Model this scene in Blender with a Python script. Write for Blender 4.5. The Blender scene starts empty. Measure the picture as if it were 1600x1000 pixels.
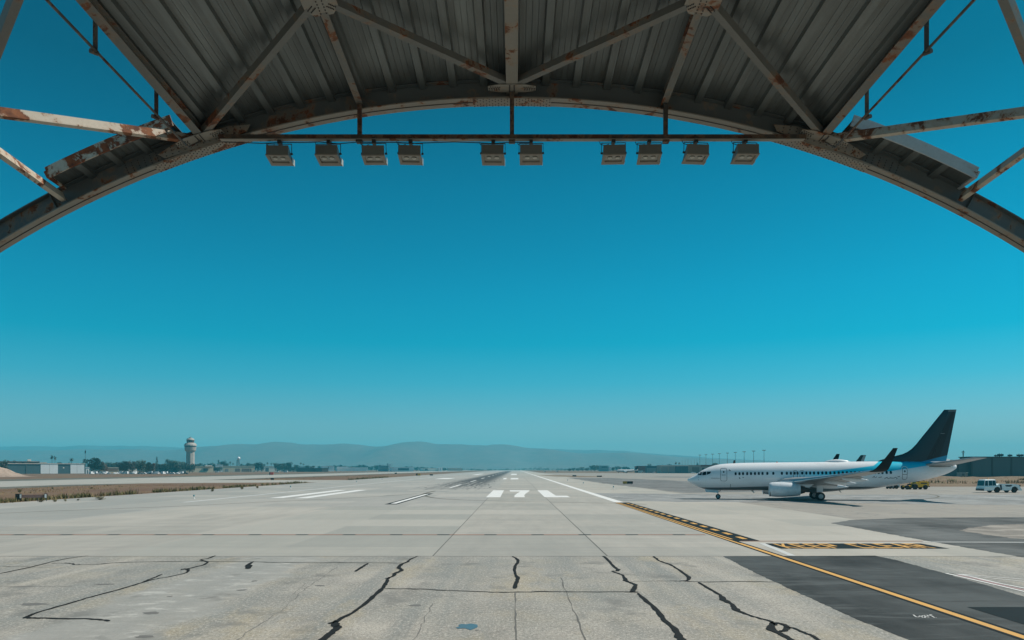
import bpy, bmesh, math, random
from mathutils import Vector, Matrix, noise as mnoise
random.seed(7)
C = bpy.context.scene
COL = C.collection
R = math.radians
PI = math.pi

# ------------------------------------------------------------------ camera
H = 4.25                 # eye height
F = 1200.0               # focal length in photo pixels (1600 wide)
VX, VY = 805.0, 733.0    # vanishing point of the runway
cam = bpy.data.cameras.new("camera")
cam.sensor_width = 36.0
cam.lens = F / 1600 * 36
cam.shift_y = (VY - 500) / 1600
cam.shift_x = -(VX - 800) / 1600
cam.clip_start = 0.1
cam.clip_end = 60000
co = bpy.data.objects.new("camera", cam)
COL.objects.link(co)
co.location = (0, 0, H)
co.rotation_euler = (R(90), 0, 0)
C.camera = co

def G(px, py):
    """ground point seen at a photo position"""
    y = F * H / (py - VY)
    return ((px - VX) / F * y, y)

def W(px, py, y):
    """point at distance y seen at a photo position"""
    return Vector(((px - VX) / F * y, y, H + (VY - py) / F * y))

# ------------------------------------------------------------------ node helpers
class NT:
    def __init__(self, name):
        self.m = bpy.data.materials.new(name)
        self.m.use_nodes = True
        self.t = self.m.node_tree
        self.t.nodes.clear()
        self.out = self.t.nodes.new('ShaderNodeOutputMaterial')
        self.b = self.t.nodes.new('ShaderNodeBsdfPrincipled')
        self.t.links.new(self.b.outputs[0], self.out.inputs['Surface'])
        self._tc = None
    def n(self, typ, **kw):
        nd = self.t.nodes.new(typ)
        for k, v in kw.items():
            setattr(nd, k, v)
        return nd
    def set(self, sock, v):
        if isinstance(v, bpy.types.NodeSocket):
            self.t.links.new(v, sock)
        elif v is not None:
            if sock.type == 'RGBA' and len(v) == 3:
                v = (*v, 1)
            sock.default_value = v
    def obj(self):
        if not self._tc:
            self._tc = self.n('ShaderNodeTexCoord')
        return self._tc.outputs['Object']
    def xyz(self, v=None):
        s = self.n('ShaderNodeSeparateXYZ')
        self.set(s.inputs[0], v or self.obj())
        return s.outputs
    def mapv(self, scale=(1, 1, 1), loc=(0, 0, 0), v=None):
        m = self.n('ShaderNodeMapping')
        self.set(m.inputs[0], v or self.obj())
        m.inputs['Scale'].default_value = scale
        m.inputs['Location'].default_value = loc
        return m.outputs[0]
    def rnd_obj(self, k=37.0):
        """object coordinates shifted by a random amount per object"""
        oi = self.n('ShaderNodeObjectInfo')
        mm = self.n('ShaderNodeVectorMath', operation='ADD')
        sc = self.math('MULTIPLY', oi.outputs['Random'], k)
        self.set(mm.inputs[0], self.obj())
        self.set(mm.inputs[1], sc)
        return mm.outputs[0]
    def noise(self, scale, detail=4, rough=.55, v=None, dist=0):
        nd = self.n('ShaderNodeTexNoise')
        self.set(nd.inputs['Vector'], v or self.obj())
        nd.inputs['Scale'].default_value = scale
        nd.inputs['Detail'].default_value = detail
        nd.inputs['Roughness'].default_value = rough
        nd.inputs['Distortion'].default_value = dist
        return nd.outputs[0]
    def ramp(self, fac, stops, interp='LINEAR'):
        r = self.n('ShaderNodeValToRGB')
        r.color_ramp.interpolation = interp
        e = r.color_ramp.elements
        while len(e) < len(stops):
            e.new(.5)
        for el, (p, c) in zip(e, stops):
            el.position = p
            if not hasattr(c, '__len__'):
                c = (c, c, c)
            el.color = (*c, 1)
        self.set(r.inputs[0], fac)
        return r.outputs[0]
    def math(self, op, a, b=None, c=None, clamp=False):
        m = self.n('ShaderNodeMath', operation=op)
        m.use_clamp = clamp
        self.set(m.inputs[0], a)
        if b is not None: self.set(m.inputs[1], b)
        if c is not None: self.set(m.inputs[2], c)
        return m.outputs[0]
    def step(self, v, a, b):
        """0 below a, 1 above b"""
        m = self.n('ShaderNodeMapRange')
        m.interpolation_type = 'SMOOTHSTEP'
        self.set(m.inputs[0], v)
        m.inputs[1].default_value = a
        m.inputs[2].default_value = b
        return m.outputs[0]
    def mix(self, f, a, b, mode='MIX'):
        m = self.n('ShaderNodeMix', data_type='RGBA', blend_type=mode)
        self.set(m.inputs[0], f)
        self.set(m.inputs[6], a)
        self.set(m.inputs[7], b)
        return m.outputs[2]
    def bump(self, h, strength=.3, dist=.02):
        b = self.n('ShaderNodeBump')
        b.inputs['Strength'].default_value = strength
        b.inputs['Distance'].default_value = dist
        self.set(b.inputs['Height'], h)
        self.set(self.b.inputs['Normal'], b.outputs[0])
    def fin(self, col, rough=.6, metal=0, spec=None):
        self.set(self.b.inputs['Base Color'], col)
        self.set(self.b.inputs['Roughness'], rough)
        self.set(self.b.inputs['Metallic'], metal)
        if spec is not None:
            self.b.inputs['Specular IOR Level'].default_value = spec
        return self.m

def plain(name, col, rough=.6, metal=0, var=.12, scale=1.5, spec=None):
    k = NT(name)
    f = k.noise(scale, 5, .6, v=k.rnd_obj())
    lo = tuple(c * (1 - var) for c in col)
    hi = tuple(min(1, c * (1 + var)) for c in col)
    return k.fin(k.ramp(f, [(.3, lo), (.7, hi)]), rough, metal, spec)

def rusty(name, paint, amount=.5, rust=((.22, .075, .025), (.07, .028, .016)), scale=1.1, rough=.55, metal=0.0):
    """weathered painted steel: grime, streaks and rust patches"""
    k = NT(name)
    v = k.rnd_obj()
    g = k.noise(.9, 6, .65, v=v)
    fine = k.noise(14, 4, .6, v=v)
    base = k.mix(g, tuple(c * .72 for c in paint), tuple(min(1, c * 1.18) for c in paint))
    base = k.mix(k.math('MULTIPLY', fine, .25), base, (.05, .045, .035))
    r1 = k.noise(scale, 7, .68, v=v, dist=.35)
    mask = k.ramp(r1, [(amount, 0), (amount + .035, 1)])
    edge = k.ramp(r1, [(amount - .06, 0), (amount, 1)])
    rc = k.ramp(k.noise(5, 5, .6, v=v), [(.35, rust[1]), (.62, rust[0])])
    col = k.mix(k.math('MULTIPLY', edge, .35), base, (.30, .17, .08))
    col = k.mix(mask, col, rc)
    k.bump(r1, .25, .01)
    return k.fin(col, k.mix(mask, (rough,) * 3, (.85,) * 3), metal)

# ------------------------------------------------------------------ mesh builder
class MB:
    def __init__(self, mi=0):
        self.bm = bmesh.new()
        self.mi = mi
    def face(self, vs):
        try:
            f = self.bm.faces.new(vs)
            f.material_index = self.mi
            return f
        except ValueError:
            return None
    def poly(self, pts):
        return self.face([self.bm.verts.new(p) for p in pts])
    def hexa(self, p):
        """8 corners: bottom ring 0-3, top ring 4-7"""
        v = [self.bm.verts.new(q) for q in p]
        for idx in ((3, 2, 1, 0), (4, 5, 6, 7), (0, 1, 5, 4), (1, 2, 6, 5), (2, 3, 7, 6), (3, 0, 4, 7)):
            self.face([v[i] for i in idx])
        return self
    def box(self, x0, x1, y0, y1, z0, z1, m=None):
        p = [(x0, y0, z0), (x1, y0, z0), (x1, y1, z0), (x0, y1, z0),
             (x0, y0, z1), (x1, y0, z1), (x1, y1, z1), (x0, y1, z1)]
        if m: p = [m @ Vector(q) for q in p]
        return self.hexa(p)
    def beam(self, a, b, w, h, up=(0, 0, 1)):
        a, b = Vector(a), Vector(b)
        d = (b - a).normalized()
        s = d.cross(Vector(up)).normalized()
        u = s.cross(d).normalized()
        p = []
        for q in (a, b):
            p += [q - s * w / 2 - u * h / 2, q + s * w / 2 - u * h / 2, q + s * w / 2 + u * h / 2, q - s * w / 2 + u * h / 2]
        v = [self.bm.verts.new(q) for q in p]
        for idx in ((0, 1, 2, 3), (7, 6, 5, 4), (4, 5, 1, 0), (5, 6, 2, 1), (6, 7, 3, 2), (7, 4, 0, 3)):
            self.face([v[i] for i in idx])
        return self
    def tube(self, pts, r, n=8, cap=True):
        pts = [Vector(p) for p in pts]
        rs = r if hasattr(r, '__len__') else [r] * len(pts)
        rings = []
        prev = None
        for i, p in enumerate(pts):
            d = (pts[min(i + 1, len(pts) - 1)] - pts[max(i - 1, 0)]).normalized()
            if prev is None:
                ref = Vector((0, 0, 1)) if abs(d.z) < .9 else Vector((1, 0, 0))
                s = d.cross(ref).normalized()
            else:
                s = (prev - d * prev.dot(d)).normalized()
            prev = s
            u = d.cross(s)
            rings.append([self.bm.verts.new(p + (s * math.cos(2 * PI * k / n) + u * math.sin(2 * PI * k / n)) * rs[i]) for k in range(n)])
        for a, b in zip(rings, rings[1:]):
            for k in range(n):
                self.face([a[k], a[(k + 1) % n], b[(k + 1) % n], b[k]])
        if cap:
            self.face(rings[0][::-1]); self.face(rings[-1])
        return self
    def loft(self, rings, close=True, cap=True):
        vr = [[self.bm.verts.new(p) for p in ring] for ring in rings]
        n = len(vr[0])
        for a, b in zip(vr, vr[1:]):
            for k in range(n if close else n - 1):
                self.face([a[k], a[(k + 1) % n], b[(k + 1) % n], b[k]])
        if cap and close:
            self.face(vr[0][::-1]); self.face(vr[-1])
        return self
    def lathe(self, prof, c=(0, 0, 0), n=24, axis='z', cap=True):
        """profile of (radius, along)"""
        rings = []
        for r, t in prof:
            ring = []
            for k in range(n):
                a = 2 * PI * k / n
                u, v = max(r, 1e-4) * math.cos(a), max(r, 1e-4) * math.sin(a)
                p = {'z': (u, v, t), 'x': (t, u, v), 'y': (v, t, u)}[axis]
                ring.append((c[0] + p[0], c[1] + p[1], c[2] + p[2]))
            rings.append(ring)
        return self.loft(rings, True, cap)
    def prism(self, pts, d):
        """extrude a planar polygon by vector d"""
        d = Vector(d)
        a = [self.bm.verts.new(p) for p in pts]
        b = [self.bm.verts.new(Vector(p) + d) for p in pts]
        n = len(a)
        self.face(a[::-1]); self.face(b)
        for k in range(n):
            self.face([a[k], a[(k + 1) % n], b[(k + 1) % n], b[k]])
        return self
    def bevel(self, w, seg=2, angle=30):
        es = [e for e in self.bm.edges if len(e.link_faces) == 2 and e.calc_face_angle(0) > R(angle)]
        bmesh.ops.bevel(self.bm, geom=es, offset=w, segments=seg, profile=.5, affect='EDGES', clamp_overlap=True)
        return self
    def build(self, name, mat, parent=None, smooth=False, off=None, kind=None, label=None, sharp=None):
        if off is not None:
            o = Vector(off)
            for v in self.bm.verts: v.co -= o
        bmesh.ops.recalc_face_normals(self.bm, faces=self.bm.faces[:])
        me = bpy.data.meshes.new(name)
        self.bm.to_mesh(me); self.bm.free()
        for m in (mat if isinstance(mat, (list, tuple)) else [mat]):
            me.materials.append(m)
        if smooth:
            for p in me.polygons: p.use_smooth = True
            if sharp: me.set_sharp_from_angle(angle=R(sharp))
        ob = bpy.data.objects.new(name, me)
        COL.objects.link(ob)
        if parent is not None: ob.parent = parent
        if off is not None and parent is None: ob.location = off
        if kind: ob['kind'] = kind
        if label: ob['label'] = label
        return ob

def tag(o, label, cat, group=None, kind=None):
    o['label'] = label; o['category'] = cat
    if group: o['group'] = group
    if kind: o['kind'] = kind
    return o

def thing(name, label, cat, loc=(0, 0, 0), rz=0, group=None):
    o = bpy.data.objects.new(name, None)
    COL.objects.link(o)
    o.location = loc
    o.rotation_euler = (0, 0, rz)
    o.empty_display_size = .3
    return tag(o, label, cat, group)

def dup(root, loc, rz=0, label=None, scale=None):
    r = root.copy(); COL.objects.link(r)
    r.location = loc; r.rotation_euler = (0, 0, rz)
    if scale: r.scale = scale
    if label: r['label'] = label
    for ch in list(root.children):
        c = ch.copy(); COL.objects.link(c); c.parent = r
        for g in list(ch.children):
            d = g.copy(); COL.objects.link(d); d.parent = c
    return r

def sheet(name, pts, z, mat, kind='structure'):
    m = MB(); m.poly([(p[0], p[1], z) for p in pts])
    return m.build(name, mat, kind=kind)

# ------------------------------------------------------------------ world, sun
SUN = Vector((.80, .24, 1.0)).normalized()
el = math.asin(SUN.z)
az = math.atan2(SUN.x, SUN.y)
w = bpy.data.worlds.new("World"); C.world = w
w.use_nodes = True
nt = w.node_tree; nt.nodes.clear()
sky = nt.nodes.new('ShaderNodeTexSky'); sky.sky_type = 'NISHITA'
sky.sun_disc = False; sky.sun_elevation = el; sky.sun_rotation = az
sky.air_density = 1.0; sky.dust_density = 0.6; sky.ozone_density = 2.0
tint = nt.nodes.new('ShaderNodeMix'); tint.data_type = 'RGBA'; tint.blend_type = 'MULTIPLY'
tint.inputs[0].default_value = 1
# clear deep teal air: the sky deepens towards the zenith
tcw = nt.nodes.new('ShaderNodeTexCoord'); sx = nt.nodes.new('ShaderNodeSeparateXYZ')
nt.links.new(tcw.outputs['Generated'], sx.inputs[0])
cr = nt.nodes.new('ShaderNodeValToRGB')
e = cr.color_ramp.elements
stops = [(0, (.66, .76, .90)), (.055, (.46, .78, .93)), (.11, (.14, .80, .93)), (.16, (.0, .79, .89)), (.22, (.0, .76, .86)), (.34, (.0, .62, .69)), (.43, (.0, .465, .505)), (.7, (.0, .36, .42))]
while len(e) < len(stops): e.new(.5)
for q, (p_, c_) in zip(e, stops): q.position = p_; q.color = (*c_, 1)
nt.links.new(sx.outputs[2], cr.inputs[0]); nt.links.new(cr.outputs[0], tint.inputs[7])
bg = nt.nodes.new('ShaderNodeBackground'); bg.inputs[1].default_value = .10
wo = nt.nodes.new('ShaderNodeOutputWorld')
nt.links.new(sky.outputs[0], tint.inputs[6])
nt.links.new(tint.outputs[2], bg.inputs[0])
nt.links.new(bg.outputs[0], wo.inputs[0])
sl = bpy.data.lights.new("sun", 'SUN'); sl.energy = 5.0; sl.angle = R(.5); sl.color = (1, .925, .83)
so = bpy.data.objects.new("sun", sl); COL.objects.link(so)
so.rotation_euler = SUN.to_track_quat('Z', 'Y').to_euler()
so.location = (60, 30, 80)
C.view_settings.view_transform = 'Standard'; C.view_settings.look = 'None'
C.view_settings.exposure = 0; C.view_settings.gamma = 1
C.cycles.max_bounces = 6; C.cycles.diffuse_bounces = 4; C.cycles.volume_bounces = 1
C.cycles.use_denoising = True

# ------------------------------------------------------------------ ground materials
def m_old_concrete():
    k = NT('old_concrete')
    big = k.noise(.11, 5, .6)
    mid = k.noise(.55, 6, .65, v=k.mapv((1, .55, 1), (3, 1, 0)))
    sp = k.noise(12, 3, .8, v=k.mapv((1, .5, 1)))
    sp2 = k.noise(24, 2, .8, v=k.mapv((1, .4, 1), (3, 3, 0)))
    col = k.ramp(mid, [(.27, (.215, .21, .195)), (.5, (.325, .312, .285)), (.72, (.43, .412, .372))])
    col = k.mix(k.ramp(big, [(.4, 0), (.62, .8)]), col, (.222, .234, .224))
    warm = k.noise(.23, 5, .6, v=k.mapv(loc=(11, 5, 0)))
    col = k.mix(k.ramp(warm, [(.5, 0), (.72, .5)]), col, (.36, .325, .25))
    ln = k.noise(.55, 4, .6, v=k.mapv((1, .035, 1), (2, 3, 0)))
    col = k.mix(k.ramp(ln, [(.36, .85), (.50, 0)]), col, (.205, .22, .216))
    col = k.mix(k.ramp(ln, [(.55, 0), (.66, .7)]), col, (.415, .39, .345))
    yl = k.noise(.34, 5, .7, v=k.mapv((1, .35, 1), (21, 9, 0)))
    col = k.mix(k.ramp(yl, [(.54, 0), (.66, .6)]), col, (.36, .315, .225))
    # aggregate
    col = k.mix(k.ramp(sp, [(.34, .6), (.46, 0)]), col, (.14, .138, .125))
    col = k.mix(k.ramp(sp, [(.54, 0), (.64, .7)]), col, (.53, .51, .465))
    col = k.mix(k.ramp(sp2, [(.36, .6), (.48, 0)]), col, (.13, .125, .115))
    # smooth worn lane with pale scrapes on the left
    x, y, z = k.xyz()
    wob = k.math('MULTIPLY', k.math('SUBTRACT', k.noise(.4, 4, .6), .5), 3.4)
    lx = k.math('ADD', x, wob)
    lane = k.math('MULTIPLY', k.step(lx, -13.2, -12.4), k.math('SUBTRACT', 1, k.step(lx, -9.6, -8.9)))
    scr = k.noise(.8, 5, .7, v=k.mapv((1.0, 1.7, 1), (2, 7, 0)))
    lcol = k.ramp(scr, [(.40, (.265, .272, .262)), (.56, (.30, .305, .295)), (.64, (.43, .435, .42)), (.8, (.50, .50, .48))])
    col = k.mix(k.math('MULTIPLY', lane, .8), col, lcol)
    # smudges of oil and tyre dirt
    oil = k.noise(.42, 5, .65, v=k.mapv((1, .8, 1), (31, 12, 0)))
    col = k.mix(k.ramp(oil, [(.56, 0), (.68, .75)]), col, (.145, .148, .142))
    oil2 = k.noise(1.6, 3, .6, v=k.mapv((1, 1.3, 1), (7, 3, 0)))
    col = k.mix(k.ramp(oil2, [(.71, 0), (.76, .6)]), col, (.12, .12, .115))
    k.bump(sp, .35, .01)
    col = k.mix(1.0, col, (1.04, 1.02, .99), 'MULTIPLY')
    return k.fin(col, .88)

def m_runway():
    k = NT('runway_concrete')
    x, y, z = k.xyz()
    big = k.noise(.05, 5, .6, v=k.mapv((1, .35, 1)))
    mid = k.noise(.6, 6, .62, v=k.mapv((1.2, .22, 1), (5, 2, 0)))
    fine = k.noise(9, 4, .7)
    col = k.ramp(mid, [(.28, (.285, .283, .260)), (.52, (.345, .338, .310)), (.75, (.40, .388, .35))])
    col = k.mix(k.ramp(big, [(.38, 0), (.68, .5)]), col, (.24, .255, .24))
    # cross streaks of dirt
    cs = k.noise(.5, 5, .6, v=k.mapv((.16, 1.6, 1), (9, 4, 0)))
    col = k.mix(k.ramp(cs, [(.48, 0), (.68, .6)]), col, (.235, .242, .23))
    cs2 = k.noise(.9, 5, .65, v=k.mapv((.10, 1.3, 1), (19, 14, 0)))
    col = k.mix(k.ramp(cs2, [(.58, 0), (.70, .55)]), col, (.42, .405, .37))
    # paving lanes of slightly different age
    def lane(a, b): return k.math('MULTIPLY', k.step(x, a - .05, a + .05), k.math('SUBTRACT', 1, k.step(x, b - .05, b + .05)))
    near = k.math('SUBTRACT', 1, k.step(y, 86.3, 86.8))
    far = k.step(y, 86.3, 86.8)
    col = k.mix(k.math('MULTIPLY', k.math('MULTIPLY', lane(-20, -4), near), .5), col, (.29, .305, .285))
    col = k.mix(k.math('MULTIPLY', k.math('SUBTRACT', 1, k.step(x, -37.2, -36.8)), .55), col, (.25, .27, .268))
    col = k.mix(k.math('MULTIPLY', k.math('MULTIPLY', lane(-37, -3.9), far), .45), col, (.27, .285, .285))
    col = k.mix(k.math('MULTIPLY', lane(13.6, 29), .35), col, (.40, .385, .335))
    # transverse slab joints, every 7.6 m
    fr = k.math('FRACT', k.math('DIVIDE', y, 7.62))
    jt = k.math('LESS_THAN', k.math('ABSOLUTE', k.math('SUBTRACT', fr, .5)), .004)
    col = k.mix(k.math('MULTIPLY', jt, .35), col, (.12, .12, .11))
    pv = k.n('ShaderNodeTexWhiteNoise', noise_dimensions='2D')
    cmb = k.n('ShaderNodeCombineXYZ')
    k.set(cmb.inputs[0], k.math('FLOOR', k.math('DIVIDE', k.math('ADD', x, 4.03), 8.53)))
    k.set(cmb.inputs[1], k.math('FLOOR', k.math('ADD', k.math('DIVIDE', y, 7.62), .5)))
    k.set(pv.inputs['Vector'], cmb.outputs[0])
    col = k.mix(k.ramp(pv.outputs[0], [(.45, 0), (1, .42)]), col, (.43, .42, .385))
    col = k.mix(k.ramp(pv.outputs[0], [(0, .40), (.4, 0)]), col, (.235, .25, .238))
    # tyre rubber in the touchdown zone, dragged along the runway
    cx = k.math('ABSOLUTE', k.math('ADD', x, 14.2))
    band = k.math('SUBTRACT', 1, k.step(cx, 3.2, 8.8))
    st = k.noise(1.1, 5, .75, v=k.mapv((1.0, .012, 1), (4, 1, 0)))
    st2 = k.noise(2.6, 4, .7, v=k.mapv((1.0, .03, 1), (14, 6, 0)))
    grow = k.step(y, 170, 420)
    die = k.math('SUBTRACT', 1, k.step(y, 1200, 2200))
    thr = k.math('ADD', k.math('MULTIPLY', st, .6), k.math('MULTIPLY', st2, .4))
    amt = k.math('ADD', thr, k.math('MULTIPLY', grow, .20))
    rub = k.math('MULTIPLY', k.math('MULTIPLY', k.step(amt, .455, .55), band), k.math('MULTIPLY', die, k.step(y, 140, 205)))
    col = k.mix(k.math('MULTIPLY', rub, .93), col, (.042, .045, .047))
    # a few skid marks of their own
    sk = k.noise(1.6, 4, .6, v=k.mapv((1.0, .035, 1), (40, 9, 0)))
    skm = k.math('MULTIPLY', k.math('MULTIPLY', k.step(sk, .575, .61), lane(-23, -5.5)), k.math('MULTIPLY', k.step(y, 140, 175), k.math('SUBTRACT', 1, k.step(y, 350, 700))))
    col = k.mix(k.math('MULTIPLY', skm, .9), col, (.075, .078, .078))
    k.bump(fine, .15, .006)
    col = k.mix(1.0, col, (1.10, 1.055, 1.02), 'MULTIPLY')
    return k.fin(col, .82)

def m_asphalt(name, a, b, sw=.35):
    k = NT(name)
    big = k.noise(.13, 5, .6, v=k.mapv((1, .5, 1)))
    mid = k.noise(.7, 6, .65, v=k.mapv((1, .45, 1), (4, 4, 0)))
    sp = k.noise(22, 3, .75)
    col = k.mix(k.ramp(mid, [(.3, 0), (.7, 1)]), tuple(c * .8 for c in a), tuple(c * 1.12 for c in b))
    col = k.mix(k.ramp(big, [(.42, 0), (.62, sw)]), col, tuple(c * 2.1 for c in b))
    sw2 = k.noise(.5, 5, .7, v=k.mapv((.35, 1.3, 1), (8, 3, 0)), dist=.8)
    col = k.mix(k.ramp(sw2, [(.52, 0), (.66, .65)]), col, tuple(c * 2.2 for c in b))
    col = k.mix(k.ramp(sw2, [(.30, .5), (.44, 0)]), col, tuple(c * .55 for c in a))
    col = k.mix(k.ramp(sp, [(.56, 0), (.72, .4)]), col, tuple(min(.3, c * 2.3) for c in b))
    col = k.mix(k.ramp(sp, [(.28, .5), (.42, 0)]), col, (.025, .027, .028))
    k.bump(sp, .3, .008)
    return k.fin(col, .9, 0, .12)

def m_dirt():
    k = NT('dry_dirt')
    a = k.noise(.045, 6, .65, v=k.mapv((1, .6, 1)))
    b = k.noise(.5, 6, .7)
    f = k.noise(5, 4, .7)
    col = k.ramp(a, [(.3, (.105, .052, .030)), (.5, (.150, .083, .045)), (.64, (.185, .12, .055)), (.78, (.135, .11, .045))])
    col = k.mix(k.ramp(b, [(.47, 0), (.72, .45)]), col, (.23, .165, .095))
    col = k.mix(k.ramp(f, [(.3, .5), (.5, 0)]), col, (.08, .06, .04))
    k.bump(b, .5, .2)
    return k.fin(col, .95)

def m_taxi(name, base, dk):
    k = NT(name)
    mid = k.noise(.25, 6, .65, v=k.mapv((1, .25, 1)))
    cr = k.noise(.4, 5, .6, v=k.mapv((.12, 1.2, 1), (3, 8, 0)))
    f = k.noise(8, 4, .7)
    col = k.mix(k.ramp(mid, [(.35, 0), (.7, 1)]), base, dk)
    col = k.mix(k.ramp(cr, [(.5, 0), (.7, .5)]), col, tuple(c * .8 for c in dk))
    br = k.n('ShaderNodeTexBrick')
    k.set(br.inputs['Vector'], k.obj())
    br.inputs['Scale'].default_value = 1
    br.inputs['Mortar Size'].default_value = .035
    br.inputs['Brick Width'].default_value = 6.1
    br.inputs['Row Height'].default_value = 6.1
    br.offset = 0
    br.inputs['Color1'].default_value = (1, 1, 1, 1); br.inputs['Color2'].default_value = (.93, .93, .92, 1)
    br.inputs['Mortar'].default_value = (.55, .55, .53, 1)
    col = k.mix(.8, col, br.outputs[0], 'MULTIPLY')
    # dark tyre arcs
    ar = k.noise(.16, 2, .4, v=k.mapv((1, .6, 1), (8, 2, 0)), dist=1.5)
    arc = k.ramp(k.math('ABSOLUTE', k.math('SUBTRACT', ar, .5)), [(0, .5), (.012, 0)])
    col = k.mix(arc, col, (.15, .15, .145))
    k.bump(f, .15, .006)
    return k.fin(col, .85)

def m_paint(name, col, wear=.45):
    k = NT(name)
    a = k.noise(1.2, 6, .7)
    b = k.noise(14, 3, .7)
    lift = .05 if max(col) > .06 else .004
    c = k.mix(k.ramp(a, [(.4, 0), (.75, wear)]), col, tuple(x * .62 + lift for x in col))
    c = k.mix(k.ramp(b, [(.3, wear), (.44, 0)]), c, tuple(x * .5 + lift * 1.2 for x in col))
    return k.fin(c, .8, 0, .12 if max(col) < .1 else .4)

M = {}
M['old'] = m_old_concrete()
M['rwy'] = m_runway()
M['asph'] = m_asphalt('dark_asphalt', (.034, .040, .042), (.052, .058, .059), .65)
M['asph4'] = m_asphalt('worn_asphalt', (.055, .060, .061), (.082, .086, .085), .8)
M['isl'] = m_asphalt('worn_island', (.185, .172, .155), (.245, .225, .20), .3)
M['asph2'] = m_asphalt('grey_asphalt', (.12, .125, .125), (.16, .162, .158), .3)
M['asph3'] = m_asphalt('pale_grey_asphalt', (.205, .213, .213), (.245, .25, .246), .2)
M['dirt'] = m_dirt()
M['taxi'] = m_taxi('taxiway_concrete', (.40, .385, .345), (.34, .33, .30))
M['taxi2'] = m_taxi('tan_concrete', (.315, .288, .25), (.25, .236, .212))
M['shoulder'] = m_asphalt('shoulder_asphalt', (.085, .083, .07), (.12, .118, .10), .3)
M['white_p'] = m_paint('white_paint', (.74, .74, .72), .55)
M['white_f'] = m_paint('faded_white_paint', (.56, .57, .56), .6)
M['yellow_p'] = m_paint('yellow_paint', (.66, .36, .085), .5)
M['black_p_shade'] = m_paint('black_paint_and_shadow', (.008, .016, .019), .35)
M['orange_p'] = m_paint('faded_orange_paint', (.25, .105, .06), .4)
M['pink_p'] = m_paint('pink_paint', (.50, .30, .31), .4)
M['tar'] = m_paint('tar_sealant', (.018, .019, .019), .25)
M['joint'] = m_paint('joint_line', (.12, .118, .108), .3)
M['faint'] = m_paint('faint_curve_line', (.10, .085, .055), .5)
M['blue_p'] = m_paint('blue_paint_stain', (.05, .15, .21), .8)
M['stain'] = m_paint('dark_stain', (.15, .148, .14), .5)
M['pale'] = m_paint('pale_patch', (.40, .40, .385), .3)

# ------------------------------------------------------------------ ground sheets
sheet('ground', [(-8800, -400), (8800, -400), (8800, 8000), (-8800, 8000)], -.03, M['dirt'])
sheet('apron', [(-140, -60), (140, -60), (140, 37.5), (-140, 37.5)], 0, M['old'])
sheet('runway', [(-64, 37.5), (28.6, 37.5), (28.6, 2600), (-64, 2600)], 0, M['rwy'])
sheet('taxiway', [(28.6, 37.5), (420, 37.5), (420, 186), (96, 186), (96, 400), (330, 640), (28.6, 900)], 0, M['taxi2'])
sheet('left_apron', [(-420, 37.5), (-64, 37.5), (-64, 88), (-420, 88)], -.012, M['rwy'])
sheet('left_taxiway_shoulder', [(-212, -20), (-111, -20), (-111, 2500), (-212, 2500)], -.02, M['shoulder'])
sheet('left_taxiway', [(-180, -20), (-122, -20), (-122, 2500), (-180, 2500)], -.012, M['taxi'])
sheet('connecting_taxiway', [(-124, 205), (-112, 230), (-64, 250), (-64, 300), (-124, 300)], -.008, M['taxi'])
Z1, Z2, Z3, Z4 = .004, .008, .012, .016
def gp(*pts): return [G(*p) for p in pts]
def rag(pts, amp=.07, step=.2):
    out = []
    P = [Vector(p) for p in pts]
    for a, b in zip(P, P[1:] + P[:1]):
        L = (b - a).length; n = max(1, min(160, int(L / step))); nr = Vector((-(b - a).y, (b - a).x)) / max(L, .01)
        for i in range(n):
            q = a.lerp(b, i / n)
            out.append(q + nr * amp * (mnoise.noise((q.x * .9, q.y * .9, 1)) * 1.0 + mnoise.noise((q.x * 3.7, q.y * 3.7, 2)) * 1.1) * (1 if i else 0))
    return out
sheet('asphalt_patch', rag(gp((1130, 869.2), (1367, 868.2), (1400, 875), (1480, 897), (1540, 914), (1600, 932), (1760, 978), (1900, 1060), (1500, 1060), (1420, 1000), (1330, 964), (1260, 932), (1180, 895))), Z1, M['asph'])
sheet('asphalt_patch', rag(gp((1298, 817.5), (1330, 812.5), (1420, 809), (1600, 808), (1800, 808), (1800, 912), (1600, 871), (1450, 845.5)), .12), Z1, M['asph4'])
sheet('concrete_island', rag(gp((1500, 829), (1512, 825.5), (1550, 820.5), (1600, 818.8), (1700, 818), (1700, 845), (1600, 843), (1548, 836.5)), .3), Z2, M['isl'])
sheet('asphalt_patch', rag(gp((886, 746.4), (960, 747.1), (1080, 752), (1240, 757), (1200, 768), (1070, 770), (1000, 762), (940, 755)), 1.5, 1.5), Z1, M['asph2'])
sheet('asphalt_strip', rag(gp((925, 770.5), (1130, 772.5), (1600, 773), (1760, 773), (1800, 790), (1600, 789), (968, 783)), 1.2, 1.2), Z1, M['asph3'])
sheet('asphalt_strip', gp((1040, 744.5), (1230, 746.2), (1230, 748.5), (1000, 745.4)), Z1, M['asph2'])

def strip(mb, pts, w, z, taper=False, jitter=0):
    """flat ribbon along a ground polyline"""
    pts = [Vector((p[0], p[1], 0)) for p in pts]
    L, Rr = [], []
    for i, p in enumerate(pts):
        d = (pts[min(i + 1, len(pts) - 1)] - pts[max(i - 1, 0)])
        d.normalize()
        s = Vector((-d.y, d.x, 0))
        ww = (w[i] if hasattr(w, '__len__') else w) / 2
        if jitter: ww *= 1 + random.uniform(-jitter, jitter)
        if taper and i in (0, len(pts) - 1): ww *= .45
        L.append(mb.bm.verts.new((p.x + s.x * ww, p.y + s.y * ww, z)))
        Rr.append(mb.bm.verts.new((p.x - s.x * ww, p.y - s.y * ww, z)))
    for i in range(len(pts) - 1):
        mb.face([L[i], L[i + 1], Rr[i + 1], Rr[i]])

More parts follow.
